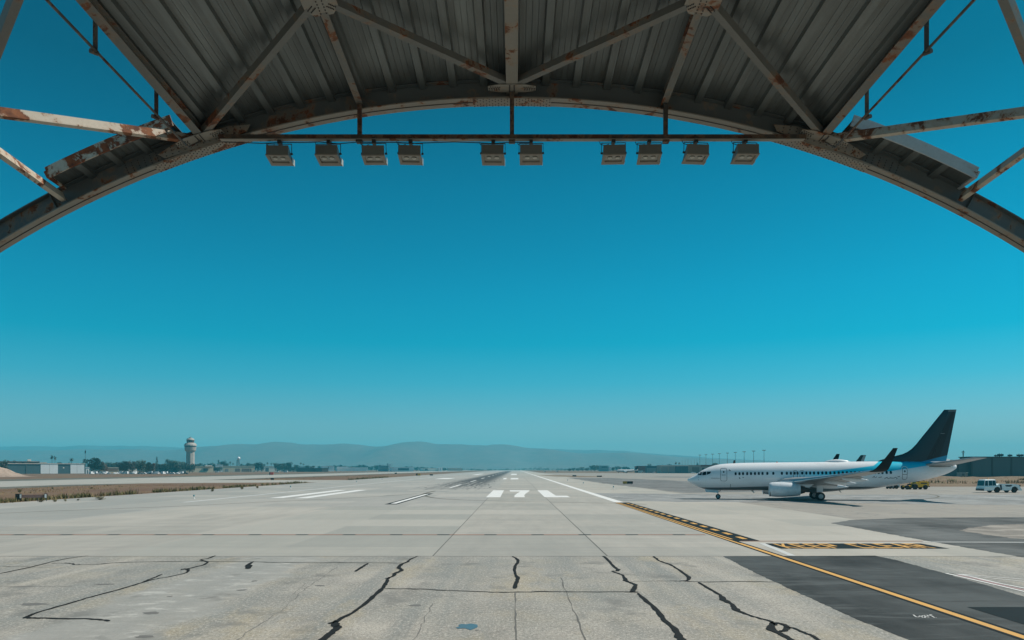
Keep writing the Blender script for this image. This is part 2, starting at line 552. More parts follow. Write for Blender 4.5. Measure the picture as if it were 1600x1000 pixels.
def rect(mb, x0, x1, y0, y1, z):
    mb.poly([(x0, y0, z), (x1, y0, z), (x1, y1, z), (x0, y1, z)])

def dens(pts, step=.5, jit=.0):
    out = []
    for a, b in zip(pts, pts[1:]):
        a, b = Vector(a), Vector(b)
        n = max(1, int((b - a).length / step))
        for i in range(n):
            q = a.lerp(b, i / n)
            if i and jit: q = q + Vector((random.uniform(-jit, jit), random.uniform(-jit, jit)))
            out.append(q)
    out.append(Vector(pts[-1]))
    return out

# white runway markings
mb = MB()
for y0 in (78.7,):
    rect(mb, -15.35, -14.65, 94.5, 130.5, Z2)
for i in range(1, 18):
    rect(mb, -15.25, -14.65, 94.4 + 81.5 * i, 94.4 + 81.5 * i + 36, Z2)
rect(mb, 12.75, 13.9, 98, 2500, Z2)
rect(mb, -4.4, -2.25, 115.9, 154.5, Z2)                                     # numeral 1
mb.poly([(x, y, Z2) for x, y in ((-1.15, 154.5), (2.86, 154.5), (2.62, 146.2), (1.95, 135.5), (1.5, 126.0), (1.45, 115.9), (-0.15, 115.9), (-0.1, 124.8), (0.35, 134.3), (0.95, 145.0), (-0.95, 145.7))])  # 7
mb.poly([(x, y, Z2) for x, y in ((4.45, 154.5), (6.5, 154.5), (6.5, 123.0), (8.3, 122.7), (8.3, 115.9), (4.45, 115.9))])  # L
rect(mb, -36.2, -34.2, 113, 156, Z2); rect(mb, -32.2, -30.2, 112, 157, Z2)
rect(mb, -5.3, -3.9, 322, 366, Z2); rect(mb, -2.0, 1.4, 318, 366, Z2); rect(mb, -34.6, -28.4, 330, 366, Z2)
rect(mb, -3.2, 1.2, 560, 700, Z2); rect(mb, -32, -28, 560, 700, Z2)
mb.build('runway_marking', M['white_p'], kind='structure')
mb = MB()
rect(mb, -42.7, -41.9, 98, 2400, Z2)
strip(mb, gp((1190, 849), (1214, 858.5), (1238, 868.5)), .35, Z2)
strip(mb, gp((1440, 847.0), (1600, 847.6), (1700, 847.8)), .32, Z3)
mb.build('faded_runway_marking', M['white_f'], kind='structure')
# black borders, and one ground shadow painted in the same black
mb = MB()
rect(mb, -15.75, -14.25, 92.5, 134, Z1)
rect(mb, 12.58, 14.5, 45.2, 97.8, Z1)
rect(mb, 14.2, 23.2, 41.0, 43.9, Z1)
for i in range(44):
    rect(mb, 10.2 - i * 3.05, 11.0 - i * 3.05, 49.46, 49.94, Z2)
rect(mb, 13.9, 16.4, 18.2, 23.62, Z3 - .002 + .001)  # shadow wedge painted as a flat black rectangle, nothing casts it
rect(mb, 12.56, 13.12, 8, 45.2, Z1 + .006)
mb.build('black_marking_and_shadow', M['black_p_shade'], kind='structure')
mb = MB()
rect(mb, -130, 12.3, 49.48, 49.92, Z1)
rect(mb, 13.3, 24, 45.1, 45.4, Z2)
mb.build('faded_orange_line', M['orange_p'], kind='structure')
mb = MB()
rect(mb, 12.70, 12.88, 44, 97.5, Z3); rect(mb, 13.06, 13.20, 46.5, 97.5, Z3)
rect(mb, 12.70, 12.96, 6, 44, Z3)
for i in range(16):
    rect(mb, 13.78, 14.12, 46.6 + i * 3.15, 48.2 + i * 3.15, Z3)
mb.build('hold_line', M['yellow_p'], kind='structure')
# keep clear lettering
LET = {'K': [((0, 0), (0, 1)), ((.05, .45), (1, 1)), ((.05, .5), (1, 0))], 'E': [((0, 0), (0, 1)), ((0, 0), (1, 0)), ((0, .5), (.8, .5)), ((0, 1), (1, 1))],
       'P': [((0, 0), (0, 1)), ((0, 1), (1, 1)), ((1, 1), (1, .5)), ((0, .5), (1, .5))], 'C': [((0, 0), (0, 1)), ((0, 0), (1, 0)), ((0, 1), (1, 1))],
       'L': [((0, 0), (0, 1)), ((0, 0), (1, 0))], 'A': [((0, 0), (.5, 1)), ((1, 0), (.5, 1)), ((.2, .35), (.8, .35))], 'R': [((0, 0), (0, 1)), ((0, 1), (1, 1)), ((1, 1), (1, .5)), ((0, .5), (1, .5)), ((.4, .5), (1, 0))]}
mb = MB(); n = 0
X0, Y0, LW, LH = 14.72, 41.35, .50, 2.2
for ch, x0 in zip('KEEPCLEAR', (0, .82, 1.64, 2.46, 4.05, 4.87, 5.62, 6.44, 7.30)):
    for (a, b), (c, d) in LET[ch]:
        z = Z2 + .0004 * n; n += 1
        p, q = (X0 + x0 + a * LW, Y0 + b * LH), (X0 + x0 + c * LW, Y0 + d * LH)
        if b == d: rect(mb, min(p[0], q[0]) - .06, max(p[0], q[0]) + .06, p[1] - .19, p[1] + .19, z)
        else: mb.poly([(p[0] - .075, p[1] - .19 * (1 if b < d else -1), z), (p[0] + .075, p[1] - .19 * (1 if b < d else -1), z), (q[0] + .075, q[1] + .19 * (1 if b < d else -1), z), (q[0] - .075, q[1] + .19 * (1 if b < d else -1), z)])
mb.build('keep_clear_lettering', M['yellow_p'], kind='structure')
# edge lines of the road at the right, survey scribble
mb = MB()
def gstrip(pts, w, z): strip(mb, gp(*pts), w, z)
gstrip([(1478, 895.5), (1490, 896.5), (1530, 900), (1600, 905.5), (1700, 914)], .10, Z3)
gstrip([(1478, 895.5), (1500, 897.5), (1530, 901.8), (1600, 909), (1700, 920)], .08, Z3)
gstrip([(1478, 896), (1510, 903.5), (1560, 915), (1600, 924.5), (1700, 948)], .13, Z3)
gstrip([(1490, 896.5), (1516, 901), (1560, 911.5), (1600, 919.3), (1700, 941)], .13, Z3)
mb.build('white_line', M['white_p'], kind='structure')
mb = MB()
for s in ([(1427, 961), (1430, 963.5), (1433, 965)], [(1433, 965), (1438, 963.8), (1444, 962)], [(1436, 962.5), (1440, 964), (1442, 965.5)],
          [(1443, 962), (1446, 963.5), (1445, 965.8), (1452, 965.6)], [(1443, 962), (1448, 961.5), (1451, 963.5), (1446, 964)], [(1452, 961.5), (1456, 963), (1460, 965.5), (1463.5, 965.6)], [(1452, 961.5), (1456, 960.8)]):
    gstrip(s, .045, Z3)
mb.build('chalk_writing', M['white_f'], kind='structure')
mb = MB()
strip(mb, gp((1495, 898.5), (1530, 905.5), (1560, 913.2), (1600, 922), (1700, 944.5)), .10, Z2)
mb.build('pink_line', M['pink_p'], kind='structure')
# joints between slabs
mb = MB()
rect(mb, -140, 140, 37.42, 37.52, Z1)
rect(mb, -4.06, -4.0, 37.6, 112, Z1); rect(mb, 4.47, 4.54, 37.6, 420, Z1)
strip(mb, dens(gp((805, 927), (806, 960), (806.5, 1060)), .6, .02), .05, Z1, jitter=.8)
strip(mb, dens(gp((876, 902), (888, 935), (906, 975), (915, 1000), (940, 1060)), .5, .03), .035, Z1, jitter=.8)
rect(mb, -60, -16, 27.83, 27.87, Z1)
mb.build('slab_joint', M['joint'], kind='structure')
mb = MB()
def smooth(pts, n=6):
    out = []
    P = [Vector(p) for p in pts]
    for i in range(len(P) - 1):
        p0, p1, p2, p3 = P[max(i - 1, 0)], P[i], P[i + 1], P[min(i + 2, len(P) - 1)]
        for j in range(n):
            t = j / n
            out.append(.5 * ((2 * p1) + (p2 - p0) * t + (2 * p0 - 5 * p1 + 4 * p2 - p3) * t * t + (3 * p1 - p0 - 3 * p2 + p3) * t ** 3))
    out.append(P[-1])
    return out
strip(mb, smooth(gp((680, 767), (664, 771), (661, 773.5), (668, 776), (684, 778.6), (720, 781), (780, 783), (860, 784.5), (960, 786.5), (1010, 788))), .48, Z1)
strip(mb, smooth(gp((652, 771.5), (600, 775), (520, 779.5), (420, 784), (280, 791), (120, 797), (0, 802))), .40, Z1)
strip(mb, smooth(gp((1420, 769.5), (1450, 772), (1464, 774.5), (1466, 776.5), (1456, 778.5), (1430, 779.8), (1380, 780))), .3, Z2)
mb.build('curved_taxi_line', M['faint'], kind='structure')

# tar filled cracks: photo polylines laid on the ground
def z4(x, y): return (800 + x / 4, 780 + y / 4)
paths = [
 ([(336, 868.6), (326, 872.5), (314, 875), (324, 878.5), (318, 883), (297, 888), (284, 890.4)], .10),
 ([(282, 891.2), (287, 889), (294, 890.5), (293, 894), (285, 897), (262, 902), (243, 905), (222, 910.5), (188, 921), (150, 931), (116, 941), (84, 950), (58, 957.5), (46, 962.5), (41, 965.5), (60, 966.3), (90, 967), (140, 967.6), (162, 969), (170, 970.5)], [.05, .1, .13, .1, .08, .08, .08, .09, .09, .08, .09, .09, .10, .12, .14, .13, .11, .10, .10, .14, .22]),
 ([(254, 897.5), (240, 903), (222, 910)], .08),
 ([(0, 896.6), (48, 886.3), (100, 874), (138, 868.6)], .08),
 ([(0, 885.2), (48, 885.8)], .05), ([(80, 880.4), (105, 880.2), (114, 881.5), (118, 882.4), (150, 882), (200, 878.6), (300, 877.6), (395, 878), (440, 879.3), (550, 879.6), (632, 880.2)], .085),
 ([(396, 878), (389, 882), (388.5, 885), (387, 889)], [.1, .16, .3, .2]),
 ([(575, 880.5), (566, 886), (556, 893)], [.1, .14, .16]),
 ([(400 + x / 4, 780 + y / 4) for x, y in ((1012, 356), (960, 380), (945, 395), (915, 405), (892, 430), (912, 445), (870, 465), (862, 478), (835, 492), (808, 497))], [.07, .10, .12, .14, .20, .16, .18, .14, .10, .12]),
 ([(400 + x / 4, 780 + y / 4) for x, y in ((830, 490), (822, 505), (800, 545), (770, 575), (700, 640), (620, 700), (540, 745), (505, 765), (492, 790), (512, 800), (488, 825), (430, 870), (400, 910), (380, 960))], [.10, .13, .15, .17, .15, .14, .13, .16, .22, .20, .20, .18, .18, .18]),
 ([(400 + x / 4, 780 + y / 4) for x, y in ((505, 765), (480, 772), (468, 778))], [.1, .16, .12]),
 ([(600, 920), (660, 921), (700, 923), (760, 925), (800, 926), (850, 924.6), (900, 925.2), (985, 925.3), (995, 925.6)], .09),
 ([z4(*p) for p in ((2, 358), (25, 370), (40, 388), (18, 430), (24, 475), (38, 490), (28, 520), (18, 558))], [.06, .12, .14, .12, .1, .18, .16, .18]),
 ([z4(*p) for p in ((570, 356), (590, 372), (640, 425), (662, 440), (655, 450), (628, 452), (690, 475), (712, 510), (740, 522), (770, 535), (768, 550), (752, 582))], [.1, .12, .12, .18, .12, .08, .1, .16, .10, .16, .18, .18]),
 ([z4(*p) for p in ((785, 588), (830, 630), (900, 690), (950, 755), (1010, 805), (1045, 862), (1070, 890), (1110, 960))], [.07, .13, .15, .14, .15, .2, .17, .17]),
 ([z4(*p) for p in ((885, 358), (920, 385), (1000, 415), (1060, 455), (1105, 493), (1080, 512), (980, 512), (900, 513), (735, 517))], [.12, .1, .1, .1, .16, .12, .05, .04, .03]),
 ([z4(*p) for p in ((1075, 513), (1200, 519), (1400, 515), (1650, 519))], .085),
 ([z4(*p) for p in ((1165, 520), (1230, 560), (1300, 600), (1325, 632), (1375, 658), (1398, 690), (1460, 718), (1545, 745), (1620, 765), (1644, 790))], [.08, .12, .12, .2, .12, .2, .1, .09, .1, .14]),
 ([(1180 + x / 3.81, 780 + y / 3.81) for x, y in ((100, 735), (98, 775), (140, 798), (200, 830), (260, 880))], [.14, .22, .15, .15, .15]),
 ([(1180 + x / 3.81, 780 + y / 3.81) for x, y in ((95, 742), (135, 740), (180, 752), (192, 768), (172, 785), (152, 788))], [.1, .14, .13, .16, .14, .1]),
 ([(1180 + x / 3.81, 780 + y / 3.81) for x, y in ((190, 765), (230, 770), (290, 795), (340, 815), (375, 840), (440, 880))], .09),
]
mb = MB()
for pth, wd in paths:
    P = gp(*pth)
    n = 5
    S = smooth(P, n)
    if hasattr(wd, '__len__'):
        ws = []
        for i in range(len(wd) - 1):
            ws += [wd[i] + (wd[i + 1] - wd[i]) * j / n for j in range(n)]
        ws.append(wd[-1])
    else: ws = [wd] * len(S)
    strip(mb, [Vector((p.x + random.gauss(0, .012), p.y + random.gauss(0, .03))) for p in S], [max(.03, q * random.uniform(.75, 1.25)) for q in ws], Z4 if pth[0][0] < 1400 else Z4, taper=True)
mb.build('crack_sealant', M['tar'], kind='structure')
# hairline cracks
mb = MB()
for pth in ([(527, 886), (500, 905), (470, 925), (440, 955), (408, 974), (370, 1000), (330, 1040)], [(676, 943), (667, 960), (656, 985), (645, 1000), (630, 1040)], [(478, 911), (455, 930)], [(312, 936), (360, 929)], [(735, 875), (728, 881)]):
    strip(mb, dens(gp(*pth), .35, .05), .028, Z1, jitter=.6)
mb.build('hairline_crack', M['stain'], kind='structure')
# stains with a shape of their own
def blob(mb, cx, cy, rx, ry, z, n=22, rough=.3):
    c = G(cx, cy); e = G(cx + rx, cy); f = G(cx, cy - ry)
    ax, ay = e[0] - c[0], f[1] - c[1]
    ph = random.uniform(0, 99)
    mb.poly([(c[0] + ax * math.cos(t) * (1 + rough * mnoise.noise((math.cos(t) * 1.6 + ph, math.sin(t) * 1.6, 0)) * 2),
              c[1] + ay * math.sin(t) * (1 + rough * mnoise.noise((math.cos(t) * 1.6, math.sin(t) * 1.6 + ph, 5)) * 2), z) for t in [2 * PI * i / n for i in range(n)]])
mb = MB(); blob(mb, 730, 979, 17, 4.5, Z2); mb.build('blue_paint_stain', M['blue_p'], kind='structure')
mb = MB()
for a in ((650, 946, 10, 1.4), (236, 958, 12, 2), (378, 922, 8, 1), (500, 915, 7, 1), (50, 944, 22, 1.8), (225, 995, 14, 2.2), (398, 908, 5, .8), (265, 932, 5, .7), (745, 985, 3, .8), (164, 913, 12, 1.2)):
    blob(mb, *a, Z1, rough=.35)
mb.build('oil_stain', M['stain'], kind='structure')

# ------------------------------------------------------------------ canopy (arched steel frame)
M['steel'] = rusty('painted_steel', (.158, .158, .142), .565)
M['steel_l'] = rusty('pale_painted_steel', (.27, .25, .21), .56)
M['steel_b'] = rusty('blue_grey_steel', (.105, .12, .118), .60)
M['steel_r'] = rusty('rusty_white_steel', (.52, .46, .37), .52, rust=((.24, .085, .03), (.09, .03, .015)), scale=1.6)
M['flash_g'] = rusty('grey_flashing', (.50, .54, .55), .60)
M['flash'] = rusty('rusty_white_flashing', (.66, .60, .50), .47, rust=((.30, .085, .03), (.13, .04, .018)), scale=1.9)
M['dark_r'] = rusty('dark_rusty_steel', (.055, .045, .036), .52, rust=((.10, .038, .02), (.04, .02, .014)))
M['bolt'] = plain('bolt_heads', (.03, .027, .024), .6)
k = NT('galvanised_deck')
v = k.rnd_obj()
xx = k.xyz()
a = k.noise(.5, 6, .65, v=k.mapv((1, .25, 1)))
st = k.noise(7, 3, .6, v=k.mapv((1, .03, 1)))
col = k.ramp(a, [(.3, (.10, .113, .11)), (.55, (.165, .182, .175)), (.75, (.25, .27, .255))])
col = k.mix(k.ramp(st, [(.35, .5), (.6, 0)]), col, (.09, .09, .08))
col = k.mix(k.ramp(k.noise(1.3, 5, .6, v=k.mapv((1, .5, 1), (5, 5, 0))), [(.6, 0), (.74, .45)]), col, (.13, .11, .07))
M['deck'] = k.fin(col, .42, .4)

RB, ZC, XC, YA = 25.87, H - 16.11, -.085, 20.4
def V(x, y, r=0.0):
    return Vector((x + XC, y, ZC + math.sqrt((RB + r) ** 2 - x * x) + (YA - y) * .04))
def ang(t, y, r=0.0):
    return Vector((XC + (RB + r) * math.sin(t), y, ZC + (RB + r) * math.cos(t) + (YA - y) * .04))
canopy = thing('steel_canopy', 'huge rusty arched steel canopy with ribbed metal roof framing the whole view overhead', 'canopy')

# main arch: bottom flange, web, top flange swept along the circle
TM = math.asin(22.2 / RB) * 1.12
def sweep(y0, y1, r0, r1, n=96, t0=-TM, t1=TM):
    mb = MB()
    rings = []
    for i in range(n + 1):
        t = t0 + (t1 - t0) * i / n
        rings.append([ang(t, y0, r0), ang(t, y1, r0), ang(t, y1, r1), ang(t, y0, r1)])
    return mb.loft(rings)
sweep(YA - .21, YA + .21, 0, .03).build('arch_bottom_flange', M['steel_l'], canopy, smooth=True, sharp=30)
sweep(YA - .015, YA + .015, .03, .50).build('arch_web', M['steel_b'], canopy, smooth=True, sharp=30)
sweep(YA - .15, YA + .15, .50, .53).build('arch_top_flange', M['steel_b'], canopy, smooth=True, sharp=30)
sweep(YA - .012, YA + .012, -.012, 0).build('flange_seam', M['bolt'], canopy)
# web stiffeners
for t in (-27.6, 27.6, -9, 9, 0, -18.3, 18.3, -38, 38):
    mb = MB()
    tr = R(t)
    for s in (-1,):
        a0, a1 = ang(tr, YA - .15, .03), ang(tr, YA - .015, .50)
        mb.beam((ang(tr, YA - .08, .03)), (ang(tr, YA - .08, .50)), .014, .13, up=(0, 1, 0))
    mb.build('web_stiffener', M['steel_b'], canopy)

def bolts(mb, pts, nrm, r=.016):
    mb.mi = 1
    nrm = Vector(nrm).normalized()
    for p in pts:
        p = Vector(p)
        mb.tube([p, p + nrm * .018], [r, r * .7], n=6)
    mb.mi = 0

# splice plates on the bottom flange
for t0, t1, rows in ((-R(21.4), -R(15.4), 4), (R(15.4), R(21.4), 4), (-R(2.3), R(2.3), 4)):
    mb = MB()
    rings = []
    for i in range(9):
        t = t0 + (t1 - t0) * i / 8
        rings.append([ang(t, YA - .2, -.016), ang(t, YA + .2, -.016), ang(t, YA + .2, -.001), ang(t, YA - .2, -.001)])
    mb.loft(rings)
    n = int(abs(t1 - t0) * RB / .15)
    for j, dy in enumerate((-.17, -.12, -.055, .055, .12, .17)):
        for i in range(n):
            t = t0 + (t1 - t0) * (i + (.25 if j % 2 else .75)) / n
            bolts(mb, [ang(t, YA + dy, -.016)], (-math.sin(t), 0, -math.cos(t)))
    mb.build('splice_plate', [M['steel_l'], M['bolt']], canopy)

# roof deck: trapezoidal ribs running along the building
def deck(ta, tb, y0, y1, r0=.55, pitch=.80, first=.87):
    mb = MB()
    prof = []
    s0, s1 = ta * RB, tb * RB
    ribs = []
    kmin = int((s0 - first) / pitch) - 2
    kk = kmin
    while first + kk * pitch < s1:
        c = first + kk * pitch
        if c > s0 + .15 and c < s1 - .15: ribs.append(c)
        kk += 1
    s = [(s0, 0)]
    for c in ribs:
        # small stiffener grooves in the pan, then the rib
        for q in (-.54, -.40, -.26):
            if c + q > s[-1][0] + .03:
                s += [(c + q - .010, 0), (c + q, -.008), (c + q + .010, 0)]
        s += [(c - .125, 0), (c - .085, -.13), (c + .085, -.13), (c + .125, 0)]
    s.append((s1, 0))
    s = [q for i, q in enumerate(s) if i == 0 or q[0] > s[i - 1][0]]
    cols = []
    for q, dr in s:
        t = q / RB
        cols.append((ang(t, y0, r0 + dr), ang(t, y1, r0 + dr), ang(t, y1, r0 + dr + .02), ang(t, y0, r0 + dr + .02)))
    return mb.loft([list(c) for c in cols])
TD = math.asin(8.3 / RB)
YN = 1.5
deck(-TD, TD, YN, YA + .3).build('roof_deck', M['deck'], canopy)
TE2 = math.asin(11.6 / RB)
# short eaves decks beyond the roof strip
for sgn in (-1, 1):
    a, b = sorted((sgn * (TD + .008), sgn * TE2))
    deck(a, b, YA - .78, YA + .3, first=.87 - (.14 if sgn < 0 else 0)).build('eaves_deck', M['deck'], canopy)
    mb = MB()
    rings = []
    for i in range(25):
        t = a + (b - a) * i / 24
        rings.append([ang(t, YA - .82, .43), ang(t, YA - .785, .43), ang(t, YA - .785, .72), ang(t, YA - .82, .72)])
    mb.loft(rings)
    e = b if sgn > 0 else a
    t2 = e + sgn * .003
    mb.hexa([ang(e, YA - .78, .48), ang(t2, YA - .78, .48), ang(t2, YA + .2, .48), ang(e, YA + .2, .48), ang(e, YA - .78, .66), ang(t2, YA - .78, .66), ang(t2, YA + .2, .66), ang(e, YA + .2, .66)])
    mb.build('eaves_flashing', M['flash'] if sgn < 0 else M['flash_g'], canopy)

# purlins along the roof, between the deck and the arch
def ibeam(a, b, w, h, up):
    a, b, up = Vector(a), Vector(b), Vector(up).normalized()
    mb = MB()
    mb.beam(a - up * (h / 2 - .01), b - up * (h / 2 - .01), w, .02, up)
    mb.beam(a + up * (h / 2 - .01), b + up * (h / 2 - .01), w, .02, up)
    mb.beam(a, b, .014, h - .042, up)
    return mb
NY = (YA - .22, 16.0, 11.65, 7.3, 2.95)
for x, wd in ((0, .30), (-4.03, .17), (4.03, .17), (-8.14, .20), (8.14, .20)):
    up = Vector((x, 0, RB)).normalized()
    up.z = math.sqrt(1 - up.x ** 2)
    yend = YA - .03
    a, b = V(x, yend, .31), V(x, YN + .2, .31)
    ibeam(a, b, wd, .34, up).build('purlin', M['steel'] if x else M['steel_l'], canopy)

# diagonals of the lamella grid and their bolted gusset plates
def brace(a, b, up, mat=None, w=.17, h=.15):
    a, b, up = Vector(a), Vector(b), Vector(up).normalized()
    mb = MB()
    # channel section, open on top
    d = (b - a).normalized(); s = d.cross(up).normalized()
    mb.beam(a - up * h / 2, b - up * h / 2, w, .016, up)
    for q in (-1, 1):
        mb.beam(a + s * q * (w / 2 - .008) + up * .009, b + s * q * (w / 2 - .008) + up * .009, .016, h - .001, up)
    return mb.build('diagonal_brace', mat or M['steel'], canopy)
def shorten(a, b, q0, q1):
    d = (b - a).normalized()
    return a + d * q0, b - d * q1
RBR = .24
nodes = {}
def nd(x, y): return V(x, y, RBR)
rows = [(YA - .42, (-8.05, 0, 8.05)), (16.0, (-4.03, 4.03)), (11.65, (-8.05, 0, 8.05)), (7.3, (-4.03, 4.03)), (2.95, (-8.05, 0, 8.05))]
for (ya, xa), (yb, xb) in zip(rows, rows[1:]):
    for p in xa:
        for q in xb:
            if abs(p - q) < 4.2:
                a, b = shorten(nd(p, ya), nd(q, yb), .12, .3)
                brace(a, b, (0.5 * (p + q) / RB, 0, 1))
# outer bays open to the sky
OL, OR = nd(-12.1, 16.0) + Vector((0, 0, .42)), nd(12.1, 16.0) + Vector((0, 0, .42))
for sg, o in ((-1, OL), (1, OR)):
    mt = M['steel_r']
    brace(nd(sg * 8.35, YA - .3), o, (sg * .35, 0, 1), mt, .12, .20)
    brace(nd(sg * 11.85, YA - .16), o + Vector((0, 0, .0)), (sg * .45, 0, 1), mt, .12, .21)
    brace(o + Vector((0, -.1, 0)), nd(sg * 8.3, 11.65), (sg * .4, 0, 1), mt, .18, .16)
    q = nd(sg * 8.35, YA - .3); brace(q.lerp(o, .86) + Vector((0, 0, .1)), V(sg * 8.25, 13.25, .16), (sg * .4, 0, 1), M['steel'], .17, .16)

def gusset(c, sx, sy, nrm, patt):
    """flat octagonal plate with bolt groups, lying in the plane of the braces"""
    c = Vector(c); nrm = Vector(nrm).normalized()
    ey = (Vector((0, 1, -.04)) - nrm * Vector((0, 1, -.04)).dot(nrm)).normalized()
    ex = ey.cross(nrm).normalized()
    dn = -nrm
    mb = MB()
    oc = [(-.55, -1), (.55, -1), (1, -.55), (1, .55), (.55, 1), (-.55, 1), (-1, .55), (-1, -.55)]
    base = c + dn * .10
    P = [base + ex * q[0] * sx + ey * q[1] * sy for q in oc]
    mb.prism(P, dn * .016)
    f = base + dn * .016
    for (dx, dy) in patt:
        L = math.hypot(dx, dy); ux, uy = dx / L, dy / L
        for i in range(5):
            for j in (-1, 1):
                q = .55 + i * .10
                bx = (ux * q * sx * 1.0 - uy * j * .045)
                by = (uy * q * sy * 1.0 + ux * j * .045)
                if abs(bx) < sx * .96 and abs(by) < sy * .96 and abs(bx) + abs(by) * sx / sy < sx * 1.48:
                    bolts(mb, [f + ex * bx + ey * by], dn, .017)
    for i in range(9):
        for j in (-.06, .06):
            bolts(mb, [f + ex * j + ey * (-.85 + i * 1.7 / 8) * sy], dn, .017)
    return mb.build('gusset_plate', [M['steel_l'], M['bolt']], canopy)
X4 = [(1, .8), (-1, .8), (1, -.8), (-1, -.8)]
for x in (-4.03, 4.03):
    for y in (16.0, 7.3):
        gusset(nd(x, y), .36, .50, (x / RB, 0, 1), X4)
for x in (-8.05, 0, 8.05):
    for y in (11.65, 2.95):
        gusset(nd(x, y), .36, .50, (x / RB, 0, 1), X4)
gusset(nd(0, YA - .42), .62, .20, (0, 0, 1), [(1, -.3), (-1, -.3), (.8, .1), (-.8, .1)])
for s in (-1, 1):
    g = gusset(nd(s * 8.15, YA - .40) , .62, .24, (s * 8.15 / RB, 0, 1), [(1, -.3), (-1, -.3), (1, .2), (-1, .2)])
    # vertical face plate of the node on the web side
    mb = MB()
    P = [ang(s * R(q), YA - .19, r) for q, r in ((15.6, .06), (20.6, .06), (20.9, .22), (19.8, .34), (16.6, .34), (15.3, .22))]
    mb.prism(P, (0, -.02, 0))
    for i in range(13):
        for r in (.10, .20, .28):
            t = s * R(15.9 + i * .38)
            bolts(mb, [ang(t, YA - .21, r)], (0, -1, 0))
    mb.build('gusset_plate', [M['steel_l'], M['bolt']], canopy)
    mb = MB()
    P = [ang(s * R(q), YA - .016, r) for q, r in ((20.9, .06), (23.4, .06), (23.1, .44), (20.9, .44))]
    mb.prism(P, (0, -.012, 0))
    for i in range(6):
        for r in (.10, .17, .24, .31, .38):
            bolts(mb, [ang(s * R(21.1 + i * .38), YA - .028, r)], (0, -1, 0))
    mb.build('web_plate', [M['steel_b'], M['bolt']], canopy)
# conduits hung below both roof edges
for s in (-1, 1):
    mb = MB()
    zt = -.42
    mb.tube([V(s * 8.32, YN + .3, zt + .15), V(s * 8.30, 12.0, zt + .15), V(s * 8.22, YA - .9, zt + .15), V(s * 8.12, YA - .3, .12)], .028, 8)
    mb.build('conduit', M['dark_r'], canopy)
    for y in (17.9, 15.3, 12.6, 9.0):
        mb = MB()
        mb.beam(V(s * 8.28, y, .42), V(s * 8.28, y, -.30), .09, .02, (0, 1, 0))
        mb.tube([V(s * 8.34, y - .07, -.27), V(s * 8.27, y + .07, -.27)], .05, 8)
        mb.build('conduit_bracket', M['dark_r'], canopy)
# bases of the arch on the ground
for s in (-1, 1):
    xb = math.sqrt(RB ** 2 - ZC ** 2)
    mb = MB(); mb.box(s * xb - 1.1, s * xb + 1.1, YA - .9, YA + .9, -.3, .9); mb.bevel(.05)
    mb.build('arch_footing', M['old'], canopy)

# ------------------------------------------------------------------ light rail and floodlights
rail = thing('light_rail', 'long dark steel rail slung across the arch carrying the row of floodlights', 'rail', (0, 20.1, 12.9))
off = (0, 20.1, 12.9)
ZR = 12.93
mb = MB(); mb.beam((-7.75, 20.1, ZR), (7.6, 20.1, ZR), .10, .125); mb.build('rail_beam', M['dark_r'], rail, off=off)
mb = MB(); mb.beam((-7.7, 20.08, ZR - .073), (7.55, 20.08, ZR - .073), .15, .018); mb.build('rail_lip', M['steel_l'], rail, off=off)
mb = MB()
pts = []
for i in range(31):
    x = -7.6 + i * .5
    pts.append((x if i < 18 else x, 20.02, ZR - .15 - .02 * abs(math.sin(i * 1.3)) - (.03 if i % 4 == 2 else 0)))
mb.tube(pts[:17], .012, 5); mb.build('cable', M['bolt'], rail, off=off)
for px, ytop in ((562, 168), (800, 152), (1040, 165)):
    x = (px - VX) / F * 20.15
    zt = V(x, 20.15, .1).z
    mb = MB(); mb.beam((x, 20.16, ZR - .09), (x, 20.16, zt), .11, .10, (0, 1, 0))
    mb.box(x - .08, x + .08, 20.03, 20.2, ZR - .13, ZR - .085)
    mb.build('hanger', M['dark_r'], rail, off=off)

